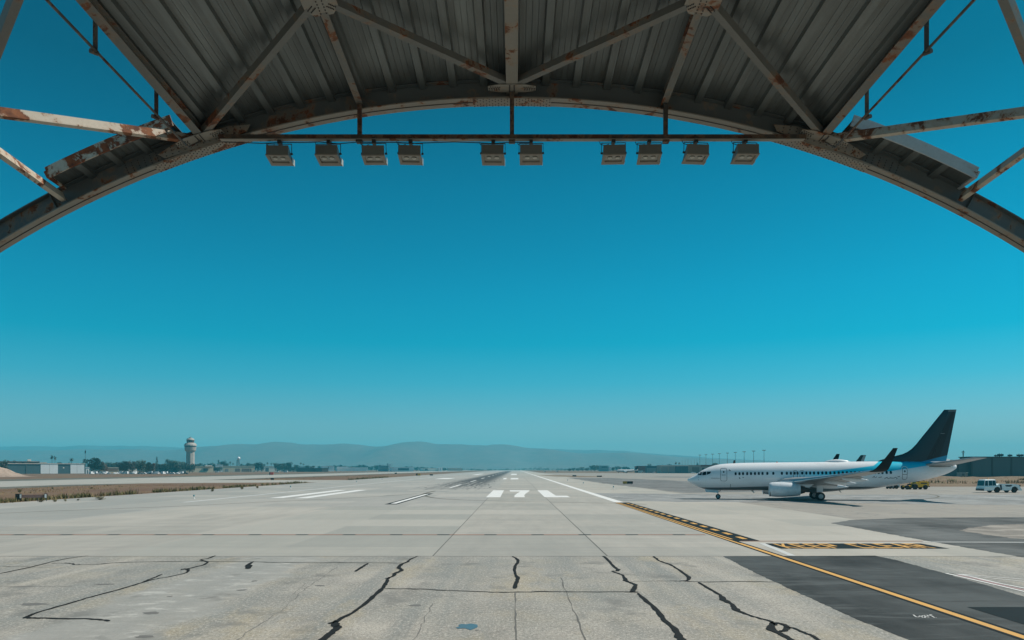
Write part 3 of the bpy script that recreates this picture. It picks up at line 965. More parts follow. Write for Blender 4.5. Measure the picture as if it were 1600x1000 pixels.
M['lamp'] = plain('lamp_housing', (.15, .145, .125), .5, .1)
M['lamp_rim'] = plain('lamp_rim', (.20, .175, .14), .5)
M['reflector'] = plain('lamp_reflector', (.35, .35, .31), .25, .6, spec=.6)
k = NT('lamp_glass')
k.b.inputs['Transmission Weight'].default_value = .0
M['glass_l'] = k.fin((.20, .20, .17), .08)
M['globe'] = plain('lamp_globe', (.42, .42, .37), .25)
def flood(label):
    t = thing('floodlight', label, 'floodlight', (0, 0, 0), 0, 'floodlights on the canopy rail')
    w2, dd, hh = .285, .52, .235
    # housing: shoebox leaning a little, open underside framed by a rim
    mb = MB()
    a = [(-w2, -dd / 2, 0), (w2, -dd / 2, 0), (w2, dd / 2, -.06), (-w2, dd / 2, -.06)]
    b = [(-w2, -dd / 2 + .01, hh), (w2, -dd / 2 + .01, hh), (w2 * .86, dd / 2 - .1, hh - .05), (-w2 * .86, dd / 2 - .1, hh - .05)]
    mb.hexa(a + b); mb.bevel(.012, 2)
    hs = mb.build('housing', M['lamp'], t)
    mb = MB()
    def q(x, y): return Vector((x, y, -.06 * (y + dd / 2) / dd))
    o = [q(-w2 - .012, -dd / 2 - .012), q(w2 + .012, -dd / 2 - .012), q(w2 + .012, dd / 2 + .012), q(-w2 - .012, dd / 2 + .012)]
    i_ = [q(-w2 + .06, -dd / 2 + .045), q(w2 - .06, -dd / 2 + .045), q(w2 - .06, dd / 2 - .13), q(-w2 + .06, dd / 2 - .13)]
    up = Vector((0, 0, .03)); dn = Vector((0, 0, -.035))
    for e in range(4):
        f = (e + 1) % 4
        mb.hexa([o[e] + dn, o[f] + dn, i_[f] + dn, i_[e] + dn, o[e] - up * .1, o[f] - up * .1, i_[f] - up * .1, i_[e] - up * .1])
    mb.build('rim', M['lamp_rim'], t)
    mb = MB(); mb.poly([p + Vector((0, 0, -.006)) for p in i_]); mb.build('lens', M['glass_l'], t)
    for s in (-.10, .10):
        mb = MB(); mb.lathe([(.001, -.026), (.04, -.022), (.065, -.008), (.07, .0)], (s, -.06, -.035), 14); mb.build('globe', M['globe'], t, smooth=True)
    mb = MB()
    for s in (-1, 1):
        mb.beam((s * (w2 + .03), -.02, .09), (s * (w2 + .03), -.02, .36), .012, .03, (0, 1, 0))
        mb.tube([(s * w2, -.02, .10), (s * (w2 + .055), -.02, .10)], .028, 8)
    mb.beam((-w2 - .03, -.02, .36), (w2 + .03, -.02, .36), .03, .012)
    mb.box(-.045, .045, -.09, .10, .355, .50)
    mb.build('yoke', M['bolt'], t)
    mb = MB(); mb.tube([(-.1, 0, hh - .02), (-.13, -.05, hh + .09), (-.22, -.04, hh + .05), (-.34, -.02, hh + .10), (-.36, .0, hh + .17)], .010, 5)
    mb.build('cord', M['bolt'], t)
    mb = MB(); mb.tube([(.08, 0, hh - .03), (.08, 0, hh + .08)], .018, 6); mb.build('cable_gland', M['bolt'], t)
    # sun-side visor at the back edge
    mb = MB(); mb.box(w2 + .014, w2 + .022, .08, dd / 2 + .05, -.10, .06); mb.build('side_visor', M['globe'], t)
    return t
ords = ['first', 'second', 'third', 'fourth', 'fifth', 'sixth', 'seventh', 'eighth', 'ninth', 'tenth']
fx = (434, 511, 583, 640, 770, 830, 960, 1016, 1089, 1167)
f0 = None
for i, px in enumerate(fx):
    lab = {0: 'leftmost grey box floodlight hanging from the rail under the canopy', 9: 'rightmost grey box floodlight hanging from the rail under the canopy'}.get(
        i, 'grey box floodlight, %s from the left on the rail under the canopy' % ords[i])
    x = (px - VX) / F * 19.95
    loc = (x, 20.13, 12.40 + .008 * i / 2)
    if f0 is None:
        f0 = flood(lab); f0.location = loc; f0.rotation_euler = (0, 0, R(1))
    else:
        f = dup(f0, loc, R(random.uniform(-3.5, 3.5)), lab); f.rotation_euler.x = R(random.uniform(-3, 4)); f.rotation_euler.y = R(random.uniform(-1.5, 1.5))

# ------------------------------------------------------------------ airplane
NOSE = (24.9, 111.0); YAW = -R(13)
def lerp_tab(tab, x):
    for (a, *va), (b, *vb) in zip(tab, tab[1:]):
        if x <= b:
            t = max(0, min(1, (x - a) / (b - a)))
            t = t * t * (3 - 2 * t) if False else t
            return [p + (q - p) * t for p, q in zip(va, vb)]
    return list(tab[-1][1:])
def hermite(tab):
    """monotone cubic through a table of (x, a, b, c)"""
    xs = [t[0] for t in tab]; n = len(xs); m = len(tab[0]) - 1
    D = [[(tab[i + 1][k + 1] - tab[i][k + 1]) / (xs[i + 1] - xs[i]) for i in range(n - 1)] for k in range(m)]
    S = []
    for k in range(m):
        s = [D[k][0]]
        for i in range(1, n - 1):
            a, b = D[k][i - 1], D[k][i]
            s.append(0 if a * b <= 0 else 2 * a * b / (a + b))
        s.append(D[k][-1]); S.append(s)
    def f(x):
        x = max(xs[0], min(xs[-1], x))
        i = 0
        while i < n - 2 and x > xs[i + 1]: i += 1
        h = xs[i + 1] - xs[i]; t = (x - xs[i]) / h
        o = []
        for k in range(m):
            p0, p1 = tab[i][k + 1], tab[i + 1][k + 1]
            o.append((2 * t ** 3 - 3 * t * t + 1) * p0 + (t ** 3 - 2 * t * t + t) * h * S[k][i] + (-2 * t ** 3 + 3 * t * t) * p1 + (t ** 3 - t * t) * h * S[k][i + 1])
        return o
    return f
FUS = hermite([(0, 2.74, 2.60, .06), (.12, 2.88, 2.42, .30), (.4, 3.02, 2.21, .56), (.85, 3.26, 1.95, .84), (1.3, 3.53, 1.75, 1.06), (1.8, 3.92, 1.55, 1.24), (2.35, 4.22, 1.39, 1.41),
               (3.2, 4.60, 1.26, 1.60), (4.5, 4.93, 1.20, 1.78), (5.9, 5.06, 1.20, 1.86), (8, 5.14, 1.21, 1.88), (16, 5.22, 1.30, 1.88), (23.5, 5.30, 1.43, 1.88), (26, 5.31, 1.76, 1.82),
               (28.5, 5.30, 2.22, 1.60), (31.4, 5.26, 2.82, 1.18), (33.8, 5.12, 3.52, .66), (34.9, 4.92, 4.10, .34), (35.2, 4.78, 4.35, .16)])
def fus_y(d, z):
    t, b, wd = FUS(d)
    c = (t + b) / 2; r = (t - b) / 2
    q = max(0, 1 - ((z - c) / r) ** 2)
    return wd * math.sqrt(q)
k = NT('airliner_paint')
x, y, z = k.xyz()
white = (.86, .87, .88)
# blue sweep over the rear fuselage, paint fading in from mid-cabin
zup = k.math('ADD', 3.95, k.math('ADD', k.math('MULTIPLY', k.math('MAXIMUM', k.math('SUBTRACT', x, 19.0), 0), .135), k.math('MULTIPLY', k.math('MAXIMUM', k.math('SUBTRACT', x, 24.6), 0), .55)))
zlo = k.math('ADD', 3.05, k.math('ADD', k.math('MULTIPLY', k.step(x, 20.0, 26.0), .83), k.math('MULTIPLY', k.math('MAXIMUM', k.math('SUBTRACT', x, 26.0), 0), .152)))
above = k.step(k.math('SUBTRACT', z, zlo), -.03, .03)
below = k.math('SUBTRACT', 1, k.step(k.math('SUBTRACT', z, zup), -.06, .06))
fade = k.step(x, 9.0, 21.0)
blue = k.mix(k.step(x, 24, 31), (.012, .60, .80), (.006, .58, .80))
col = k.mix(k.math('MULTIPLY', k.math('MULTIPLY', above, below), fade), white, blue)
zb = k.math('SUBTRACT', 1, k.step(k.math('SUBTRACT', z, k.math('ADD', 1.62, k.math('MULTIPLY', k.step(x, 3, 12), .22))), -.02, .02))
zb = k.math('MULTIPLY', zb, k.math('SUBTRACT', 1, k.step(x, 27.2, 29.5)))
col = k.mix(zb, col, (.16, .175, .18))
dirt = k.noise(1.2, 6, .7, v=k.mapv((.35, 1, 1.2)))
col = k.mix(k.ramp(dirt, [(.5, 0), (.8, .28)]), col, (.45, .44, .41))
# skin panel lines
fr = k.math('FRACT', k.math('DIVIDE', x, 2.54)); pl = k.math('LESS_THAN', fr, .006)
col = k.mix(k.math('MULTIPLY', pl, .22), col, (.3, .32, .33))
M['air'] = k.fin(col, .28, 0, .5)
k = NT('fin_paint')
x, y, z = k.xyz()
lo = k.math('ADD', 5.18, k.math('MULTIPLY', k.math('MAXIMUM', k.math('SUBTRACT', x, 30.6), 0), .27))
col = k.mix(k.step(k.math('SUBTRACT', z, lo), -.03, .03), (.01, .27, .44), (.012, .028, .038))
bd = k.math('ABSOLUTE', k.math('SUBTRACT', x, k.math('ADD', 32.3, k.math('MULTIPLY', k.math('SUBTRACT', z, 5.6), .395))))
hw = k.math('SUBTRACT', .80, k.math('MULTIPLY', k.math('SUBTRACT', z, 5.6), .10))
up_ = k.step(k.math('SUBTRACT', z, lo), .03, .12)
col = k.mix(k.math('MULTIPLY', k.math('LESS_THAN', bd, hw), up_), col, (.006, .009, .012))
M['fin'] = k.fin(col, .35)
M['rudder'] = plain('rudder_paint', (.012, .020, .028), .3)
M['dark_wl'] = plain('winglet_paint', (.010, .012, .015), .5, spec=.15)
M['wing'] = plain('wing_grey', (.36, .37, .37), .35, .25)
M['wing_e'] = plain('bare_leading_edge', (.55, .56, .57), .3, .8)
M['cowl'] = plain('cowling_white', (.74, .77, .79), .3)
M['metal'] = plain('bare_metal', (.38, .37, .36), .35, .85)
M['dmetal'] = plain('dark_metal', (.06, .055, .05), .45, .6)
M['tyre'] = plain('tyre_rubber', (.018, .018, .018), .8)
M['hub'] = plain('wheel_hub', (.36, .40, .41), .45, .3)
M['win'] = plain('cabin_window', (.008, .014, .022), .12, spec=.5)
M['line'] = plain('dark_outline', (.10, .115, .125), .6)
M['wline'] = plain('white_outline', (.85, .86, .87), .5)

plane = thing('airplane', 'white twin engine airliner with dark tail and bright blue sweep standing on the taxiway', 'airplane', (NOSE[0], NOSE[1], 0), YAW)
mb = MB()
rings = []
xs = [0, .05, .12, .25] + [.4 + .15 * i for i in range(15)] + [2.8 + .35 * i for i in range(10)] + [6.5 + .8 * i for i in range(22)] + [24 + .45 * i for i in range(25)] + [35.2]
for d in xs:
    t, b, wd = FUS(d)
    c, r = (t + b) / 2, (t - b) / 2
    rings.append([(d, wd * math.sin(2 * PI * i / 48), c + r * math.cos(2 * PI * i / 48)) for i in range(48)])
mb.loft(rings)
fus = mb.build('fuselage', M['air'], plane, smooth=True)
# tail cone outlet
mb = MB(); mb.lathe([(.13, 0), (.13, .14), (.09, .14), (.09, .02)], (35.15, 0, 4.57), 14, 'x'); mb.build('exhaust_outlet', M['dmetal'], plane)

def side_pt(d, z, s=-1, off=.014):
    y_ = fus_y(d, z)
    t, b, wd = FUS(d); c, r = (t + b) / 2, (t - b) / 2
    n = Vector((0, y_ / max(wd, .01) ** 2, (z - c) / r ** 2)).normalized()
    return Vector((d, s * (y_ + n.y * off), z + n.z * off))
def side_poly(mb, pts, s=-1, off=.014, thick=.0):
    mb.poly([side_pt(d, z, s, off) for d, z in pts])
def side_line(mb, pts, w=.035, s=-1, off=.012):
    P = dens([(a, b) for a, b in pts], .15)
    L, Rr = [], []
    for i, p in enumerate(P):
        t = (P[min(i + 1, len(P) - 1)] - P[max(i - 1, 0)]).normalized()
        n = Vector((-t.y, t.x)) * w / 2
        L.append(mb.bm.verts.new(side_pt(p.x + n.x, p.y + n.y, s, off))); Rr.append(mb.bm.verts.new(side_pt(p.x - n.x, p.y - n.y, s, off)))
    for i in range(len(P) - 1):
        mb.face([L[i], L[i + 1], Rr[i + 1], Rr[i]])
def dpx(px, lat=-1.9):
    """station along the fuselage seen at a photo column, near side"""
    t = (px - VX) / F
    s_, c_ = math.sin(-YAW), math.cos(YAW)
    return (t * (NOSE[1] + lat * c_) - NOSE[0] - lat * s_) / (c_ + t * s_)
wpx = [1149.5, 1155.5, 1161, 1167.5, 1173.5, 1179.7, 1185.7, 1191.5, 1199, 1208.4, 1221.8, 1229.5, 1235.8, 1241.8, 1246.2, 1253.5, 1260, 1266, 1272, 1278.7, 1285, 1291, 1297.5, 1304, 1310.6, 1317, 1323.5, 1330, 1336, 1343, 1349, 1355.5, 1362, 1367.6, 1373, 1379, 1385.7, 1392.3]
for px in wpx:
    d = dpx(px); zc = 3.62 + (d - 8) * .010
    for s in (-1, 1):
        mb = MB()
        side_poly(mb, [(d + .145 * abs(math.cos(a)) ** .7 * (1 if math.cos(a) > 0 else -1), zc + .21 * abs(math.sin(a)) ** .7 * (1 if math.sin(a) > 0 else -1)) for a in [2 * PI * i / 16 for i in range(16)]], s, .012)
        mb.build('cabin_window', M['win'], plane)
# flight deck windows
for s in (-1, 1):
    for pts in ([(1.42, 3.40), (1.52, 3.62), (1.72, 3.84), (2.02, 3.86), (1.96, 3.36)], [(2.05, 3.36), (2.11, 3.87), (2.62, 3.90), (2.60, 3.42)], [(2.68, 3.43), (2.70, 3.90), (3.28, 3.90), (3.12, 3.60)]):
        mb = MB()
        P = dens(pts + [pts[0]], .12)[:-1]
        cx = sum(p.x for p in P) / len(P); cz = sum(p.y for p in P) / len(P)
        c = mb.bm.verts.new(side_pt(cx, cz, s, .02))
        vs = [mb.bm.verts.new(side_pt(p.x, p.y, s, .016)) for p in P]
        for i in range(len(vs)): mb.face([c, vs[i], vs[(i + 1) % len(vs)]])
        mb.build('flight_deck_window', M['win'], plane)
def door(d0, d1, z0, z1, mat, name='cabin_door', frame=True, win=True):
    for s in (-1, 1):
        mb = MB()
        r = .14
        pts = [(d0 + r, z0), (d1 - r, z0), (d1, z0 + r), (d1, z1 - r), (d1 - r, z1), (d0 + r, z1), (d0, z1 - r), (d0, z0 + r), (d0 + r, z0)]
        side_line(mb, pts, .05, s, .012)
        ob = mb.build(name, mat, plane)
        if win:
            mb = MB(); cx = (d0 + d1) / 2; cz = z0 + (z1 - z0) * .7
            side_poly(mb, [(cx + .1 * math.cos(a), cz + .13 * math.sin(a)) for a in [2 * PI * i / 10 for i in range(10)]], s, .014)
            side_line(mb, [(cx - .28, cz - .42), (cx + .28, cz - .42)], .05, s, .014)
            mb.build('door_window', M['win'], ob)
door(dpx(1126), dpx(1135.8), 2.58, 4.38, M['line'])
door(dpx(1411), dpx(1418.6), 2.86, 4.42, M['line'])
for s in (-1, 1):
    mb = MB(); a, b = dpx(1410.2), dpx(1419.2)
    side_line(mb, [(a, 4.1), (a, 4.44), (a + .25, 4.60), (b - .25, 4.60), (b, 4.42), (b, 4.1)], .06, s, .018)
    mb.build('door_frame', M['wline'], plane)
door(dpx(1239.6), dpx(1246.0), 3.05, 4.05, M['line'], 'overwing_exit', win=False)
door(dpx(1250.0), dpx(1256.4), 3.05, 4.05, M['line'], 'overwing_exit', win=False)
mb = MB()
side_line(mb, [(dpx(1111), 2.98), (dpx(1124.5), 2.96)], .05)
side_line(mb, [(dpx(1141.5), 2.15), (dpx(1141.5), 1.6)], .06)
side_line(mb, [(dpx(1139), 4.15), (dpx(1141.6), 4.02)], .13)
side_line(mb, [(dpx(1155), 3.08), (dpx(1156.5), 2.90)], .12); side_line(mb, [(dpx(1160), 3.08), (dpx(1162.5), 3.09)], .07)
side_line(mb, [(dpx(1091), 2.75), (dpx(1091.6), 2.70)], .09); side_line(mb, [(dpx(1091), 3.10), (dpx(1091.8), 3.10)], .06)
mb.build('fuselage_marking', M['line'], plane)
# small dark lettering below the rear windows
mb = MB()
d0 = dpx(1363.5)
for i, (dx, dz, ln, sl) in enumerate(((0, 0, .26, .22), (.22, .07, .16, -.05), (.42, .06, .14, .05), (.72, .05, .30, 0), (.95, .05, .25, .06), (1.5, -.12, .36, .18), (1.75, .0, .3, -.1), (2.05, -.1, .3, .12), (2.3, -.06, .26, .02), (2.55, -.1, .28, .1), (2.85, .06, .2, -.05), (3.0, -.15, .18, .04), (3.15, .1, .3, .08))):
    side_line(mb, [(d0 + dx, 3.10 + dz), (d0 + dx + ln, 3.10 + dz + sl)], .075)
mb.build('lettering', M['line'], plane)
# antenna dome, blades, beacon
mb = MB()
rings = []
for i in range(15):
    t = i / 14; d = dpx(1287, 0) + t * 3.4
    h = .34 * math.sin(PI * t) ** .7; wd = .5 * math.sin(PI * t) ** .6 + .01
    zt = FUS(d)[0]
    rings.append([(d, wd * math.cos(PI * j / 8), zt - .12 + (h + .12) * math.sin(PI * j / 8)) for j in range(9)] + [(d, 0, zt - .3)])
mb.loft(rings); mb.build('antenna_dome', M['cowl'], plane, smooth=True)
mb = MB(); d = dpx(1146.5, 0); mb.prism([(d - .12, -.02, 5.05), (d + .2, -.02, 5.05), (d + .17, -.02, 5.52), (d - .02, -.02, 5.52)], (0, .04, 0)); mb.build('blade_antenna', M['dmetal'], plane)
mb = MB(); d = dpx(1173, 0); mb.prism([(d - .1, -.02, 1.3), (d + .25, -.02, 1.3), (d + .55, -.02, .88), (d + .42, -.02, .86)], (0, .04, 0)); mb.build('blade_antenna', M['metal'], plane)
mb = MB(); d = dpx(1309, 0); mb.prism([(d - .1, -.02, 1.45), (d + .15, -.02, 1.45), (d + .5, -.02, 1.02), (d + .38, -.02, 1.0)], (0, .04, 0)); mb.build('blade_antenna', M['metal'], plane)
mb = MB(); d = dpx(1214, 0); mb.lathe([(.12, 0), (.12, .06), (.07, .13), (.001, .15)], (d, 0, 5.17), 12); mb.build('beacon', plain('red_beacon', (.45, .05, .04), .3), plane, smooth=True)

AF = [(1, 0), (.85, .035), (.65, .075), (.45, .105), (.28, .115), (.14, .098), (.05, .062), (.012, .03), (0, 0), (.012, -.022), (.05, -.038), (.14, -.052), (.28, -.058), (.45, -.05), (.65, -.032), (.85, -.012)]
def section(le, ch, th, pos):
    """pos(u, n): chordwise coordinate, thickness offset"""
    return [pos(le + q[0] * ch, q[1] * th * ch / .115) for q in AF]
def wing_z(lat): return 2.12 + (lat - 1.4) * .1235
WS = [(1.3, 11.6, 8.3, .125), (3.0, 12.55, 7.0, .125), (5.9, 14.5, 4.85, .115), (9.5, 16.72, 3.72, .105), (13.2, 19.0, 2.62, .10), (16.4, 20.98, 1.68, .10)]
for s in (-1, 1):
    mb = MB()
    rings = []
    for lat, le, ch, th in WS:
        rings.append(section(le, ch, th, lambda u, n: (u, s * lat, wing_z(lat) + n - (u - le) * .02)))
    mb.loft(rings)
    wg = mb.build('wing', M['wing'], plane, smooth=True, sharp=60)
    mb = MB()
    rings = []
    for lat, zz, le, ch, cant in ((16.4, wing_z(16.4), 20.98, 1.68, 0), (16.75, 4.08, 21.25, 1.58, .3), (17.05, 4.32, 21.5, 1.45, .6), (17.3, 4.75, 21.85, 1.25, .9), (17.55, 5.5, 22.4, .95, 1), (17.85, 6.68, 23.2, .5, 1)):
        rings.append(section(le, ch, .085, lambda u, n: (u, s * (lat - n * cant), zz + n * (1 - cant))))
    mb.loft(rings); mb.build('winglet', M['dark_wl'], wg, smooth=True, sharp=60)
    # polished leading edge strip
    mb = MB()
    L = []
    for lat, le, ch, th in WS:
        L.append([(le + q[0] * ch - .012, s * lat, wing_z(lat) + q[1] * th * ch / .115 * 1.06 - q[0] * ch * .02) for q in AF[6:11]])
    mb.loft(L, close=False); mb.build('leading_edge', M['wing_e'], wg, smooth=True)
    # flap track fairings
    for lat, d0, ln, r in ((2.9, 16.2, 5.0, .34), (7.6, 17.4, 3.9, .27), (11.2, 18.9, 3.1, .22)):
        mb = MB()
        rings = []
        for i in range(11):
            t = i / 10; rr = r * (math.sin(PI * min(1, t * 1.0 + .02)) ** .65) * (1 - .35 * t) + .01
            rings.append([(d0 + ln * t, s * lat + rr * .75 * math.sin(2 * PI * j / 12), wing_z(lat) - .30 - .16 * t + rr * 1.25 * math.cos(2 * PI * j / 12)) for j in range(12)])
        mb.loft(rings); mb.build('flap_fairing', M['cowl'], wg, smooth=True)
    # flaps hanging a little below the trailing edge
    for (l0, c0, l1, c1) in ((2.2, 19.45, 5.6, 19.1), (6.1, 19.2, 12.2, 20.95)):
        mb = MB()
        a = [(c0 - 1.2, s * l0, wing_z(l0) - .22), (c0 + .35, s * l0, wing_z(l0) - .42), (c0 + .35, s * l0, wing_z(l0) - .38), (c0 - 1.2, s * l0, wing_z(l0) - .05)]
        b = [(c1 - .8, s * l1, wing_z(l1) - .16), (c1 + .3, s * l1, wing_z(l1) - .30), (c1 + .3, s * l1, wing_z(l1) - .27), (c1 - .8, s * l1, wing_z(l1) - .03)]
        mb.loft([a, b]); mb.build('flap', M['wing'], wg)
    # engine
    ec = (0, s * 4.83, 1.47)
    mb = MB()
    rings = []
    for d, r in ((10.95, .72), (10.82, .80), (10.80, .86), (10.88, .93), (11.2, 1.00), (11.9, 1.05), (12.8, 1.04), (13.7, .98), (14.6, .86), (14.75, .83), (14.75, .78), (14.2, .74)):
        rings.append([(d, ec[1] + r * math.sin(a), ec[2] + (r if math.cos(a) > -.2 else r * .92) * math.cos(a)) for a in [2 * PI * j / 32 for j in range(32)]])
    mb.loft(rings, cap=False)
    en = mb.build('engine', M['cowl'], plane, smooth=True, sharp=60)
    mb = MB(); mb.lathe([(.70, 10.97), (.83, 10.805), (.885, 10.83), (.945, 10.93)], (0, ec[1], ec[2]), 32, 'x', cap=False); mb.build('intake_lip', M['metal'], en, smooth=True)
    mb = MB(); mb.lathe([(.74, 11.3), (.25, 11.35), (.2, 11.2), (.001, 10.98)], (0, ec[1], ec[2]), 24, 'x', cap=False); mb.build('fan', M['dmetal'], en, smooth=True)
    mb = MB(); mb.lathe([(.76, 14.3), (.58, 14.8), (.44, 15.35), (.40, 15.35), (.30, 15.3), (.22, 15.7), (.02, 16.1)], (0, ec[1], ec[2] + .02), 24, 'x', cap=False); mb.build('exhaust_nozzle', M['dmetal'], en, smooth=True)
    mb = MB()
    zt = wing_z(4.83)
    mb.loft([[(11.6, ec[1] - .14, 2.42), (15.9, ec[1] - .10, 1.75), (15.9, ec[1] + .10, 1.75), (11.6, ec[1] + .14, 2.42)],
             [(12.4, ec[1] - .12, 2.62), (16.6, ec[1] - .10, 2.30), (16.6, ec[1] + .10, 2.30), (12.4, ec[1] + .12, 2.62)],
             [(13.4, ec[1] - .10, 2.68), (16.9, ec[1] - .08, 2.5), (16.9, ec[1] + .08, 2.5), (13.4, ec[1] + .10, 2.68)]])
    mb.build('pylon', M['cowl'], en)
    # tailplane
    mb = MB()
    rings = []
    for lat, zz, le, ch in ((.35, 4.72, 30.9, 3.9), (1.2, 4.86, 31.35, 3.55), (4.2, 5.26, 33.25, 2.5), (7.2, 5.66, 35.15, 1.4)):
        rings.append(section(le, ch, .085, lambda u, n: (u, s * lat, zz + n)))
    mb.loft(rings); mb.build('tailplane', M['wing'], plane, smooth=True, sharp=60)
    mb = MB(); mb.box(31.6, 34.2, s * 1.02 - .04, s * 1.02 + .04, 4.55, 4.62); mb.build('tailplane_seal', M['dmetal'], plane)

# wing root fairing
mb = MB()
rings = []
for i in range(17):
    t = i / 16; d = 10.4 + 12.2 * t
    e = math.sin(PI * min(.98, max(.02, t))) ** .45
    rings.append([(d, 2.02 * e * math.cos(a), 1.98 + (.98 * e if math.sin(a) < 0 else .55 * e) * math.sin(a)) for a in [2 * PI * j / 28 for j in range(28)]])
mb.loft(rings); mb.build('wing_root_fairing', plain('fairing_grey', (.30, .325, .33), .35), plane, smooth=True)
# fin and rudder
LEF = hermite([(5.0, 24.9), (5.42, 25.6), (5.75, 26.6), (6.0, 27.5), (6.35, 28.7), (6.75, 29.4), (7.3, 30.0), (8.2, 30.68), (12.25, 33.72)])
def TEF(z): return 33.95 + (z - 5.2) / 7.05 * 1.27
zz = [5.0, 5.25, 5.5, 5.75, 6.0, 6.3, 6.6, 7.0, 7.6, 8.6, 9.8, 11.0, 12.1, 12.25]
def hinge(z): return TEF(z) - 1.95 + (z - 5.2) * .155
mb = MB(); rings = []
for q in zz:
    le = LEF(q)[0]; te = hinge(q); ch = te - le
    th = (.19 if q < 6.6 else .19 - (q - 6.6) * .019) * (1 if q < 12.2 else .5)
    pr = [(0, 0), (.02, .25), (.08, .5), (.2, .75), (.45, .97), (.75, 1), (1, .82)]
    rings.append([(le + ch * a, th * b, q) for a, b in pr] + [(le + ch * a, -th * b, q) for a, b in reversed(pr[1:])])
mb.loft(rings); mb.build('tail_fin', M['fin'], plane, smooth=True, sharp=50)
mb = MB(); rings = []
for q in [5.3, 6.5, 8, 10, 12.1, 12.25]:
    h, te = hinge(q) + .025, TEF(q)
    th = (.15 if q < 6.6 else .15 - (q - 6.6) * .015)
    rings.append([(h, th, q), ((h + te) / 2, th * .62, q), (te, .015, q), (te, -.015, q), ((h + te) / 2, -th * .62, q), (h, -th, q)])
mb.loft(rings); mb.build('rudder', M['fin'], plane)
mb = MB()
for s in (-1, 1):
    mb.beam((dpx(1469, 0), s * .16, 9.06), (dpx(1475.5, 0), s * .155, 9.02), .03, .04)
    mb.beam((34.2, s * .07, 12.06), (35.15, s * .03, 12.06), .03, .07)
mb.build('fin_marking', M['metal'], plane)

def wheel_pair(nm, d, lat, r, wdt, gap):
    for s in (-1, 1):
        yc = lat + s * gap
        mb = MB()
        pr = [(r * .55, -wdt / 2), (r * .86, -wdt / 2), (r * .97, -wdt * .33), (r, -wdt * .1), (r, wdt * .1), (r * .97, wdt * .33), (r * .86, wdt / 2), (r * .55, wdt / 2)]
        mb.lathe(pr, (d, yc, r), 28, 'y'); wh = mb.build(nm, M['tyre'], plane, smooth=True, sharp=40)
        mb = MB(); mb.lathe([(.001, -wdt / 2 - .01), (r * .2, -wdt / 2 - .03), (r * .3, -wdt / 2 - .005), (r * .56, -wdt / 2 - .012), (r * .56, wdt / 2 + .012), (r * .3, wdt / 2 + .005), (.001, wdt / 2 + .02)], (d, yc, r), 20, 'y'); mb.build('hub', M['hub'], wh, smooth=True, sharp=40)
ND, MD = 4.28, 17.6
for s in (-1, 1):
    wheel_pair('main_wheel', MD, s * 2.86, .565, .40, .43)
    mb = MB(); mb.tube([(MD, s * 2.86, .56), (MD - .03, s * 2.82, 1.3)], .10, 10); mb.tube([(MD - .03, s * 2.82, 1.15), (MD - .08, s * 2.72, 2.3)], .15, 10)
    mb.tube([(MD, s * 2.86 - .42, .565), (MD, s * 2.86 + .42, .565)], .07, 8); mb.tube([(MD, s * 2.8, 1.2), (MD + .7, s * 2.6, 2.1)], .05, 6); mb.tube([(MD, s * 2.8, 1.3), (MD, s * 1.4, 1.6)], .06, 6)
    mb.build('main_gear_leg', M['metal'], plane)
    mb = MB(); mb.box(MD - .5, MD + .3, s * 3.16 - .02, s * 3.16 + .02, 1.15, 2.15); mb.build('gear_door', M['cowl'], plane)
wheel_pair('nose_wheel', ND, 0, .345, .20, .20)
mb = MB(); mb.tube([(ND, 0, .345), (ND - .05, 0, 1.0)], .06, 8); mb.tube([(ND - .05, 0, .85), (ND - .1, 0, 1.5)], .095, 8); mb.tube([(ND, -.2, .345), (ND, .2, .345)], .05, 8); mb.tube([(ND - .05, 0, .9), (ND + .5, 0, 1.3)], .045, 6)
mb.build('nose_gear_leg', M['metal'], plane)
for s in (-1, 1):
    mb = MB(); mb.hexa([(2.55, s * .36 - .02, .98), (4.25, s * .36 - .02, .86), (4.25, s * .36 + .02, .86), (2.55, s * .36 + .02, .98), (2.45, s * .33 - .02, 1.42), (4.35, s * .33 - .02, 1.30), (4.35, s * .33 + .02, 1.30), (2.45, s * .33 + .02, 1.42)]); mb.build('nose_gear_door', M['cowl'], plane)

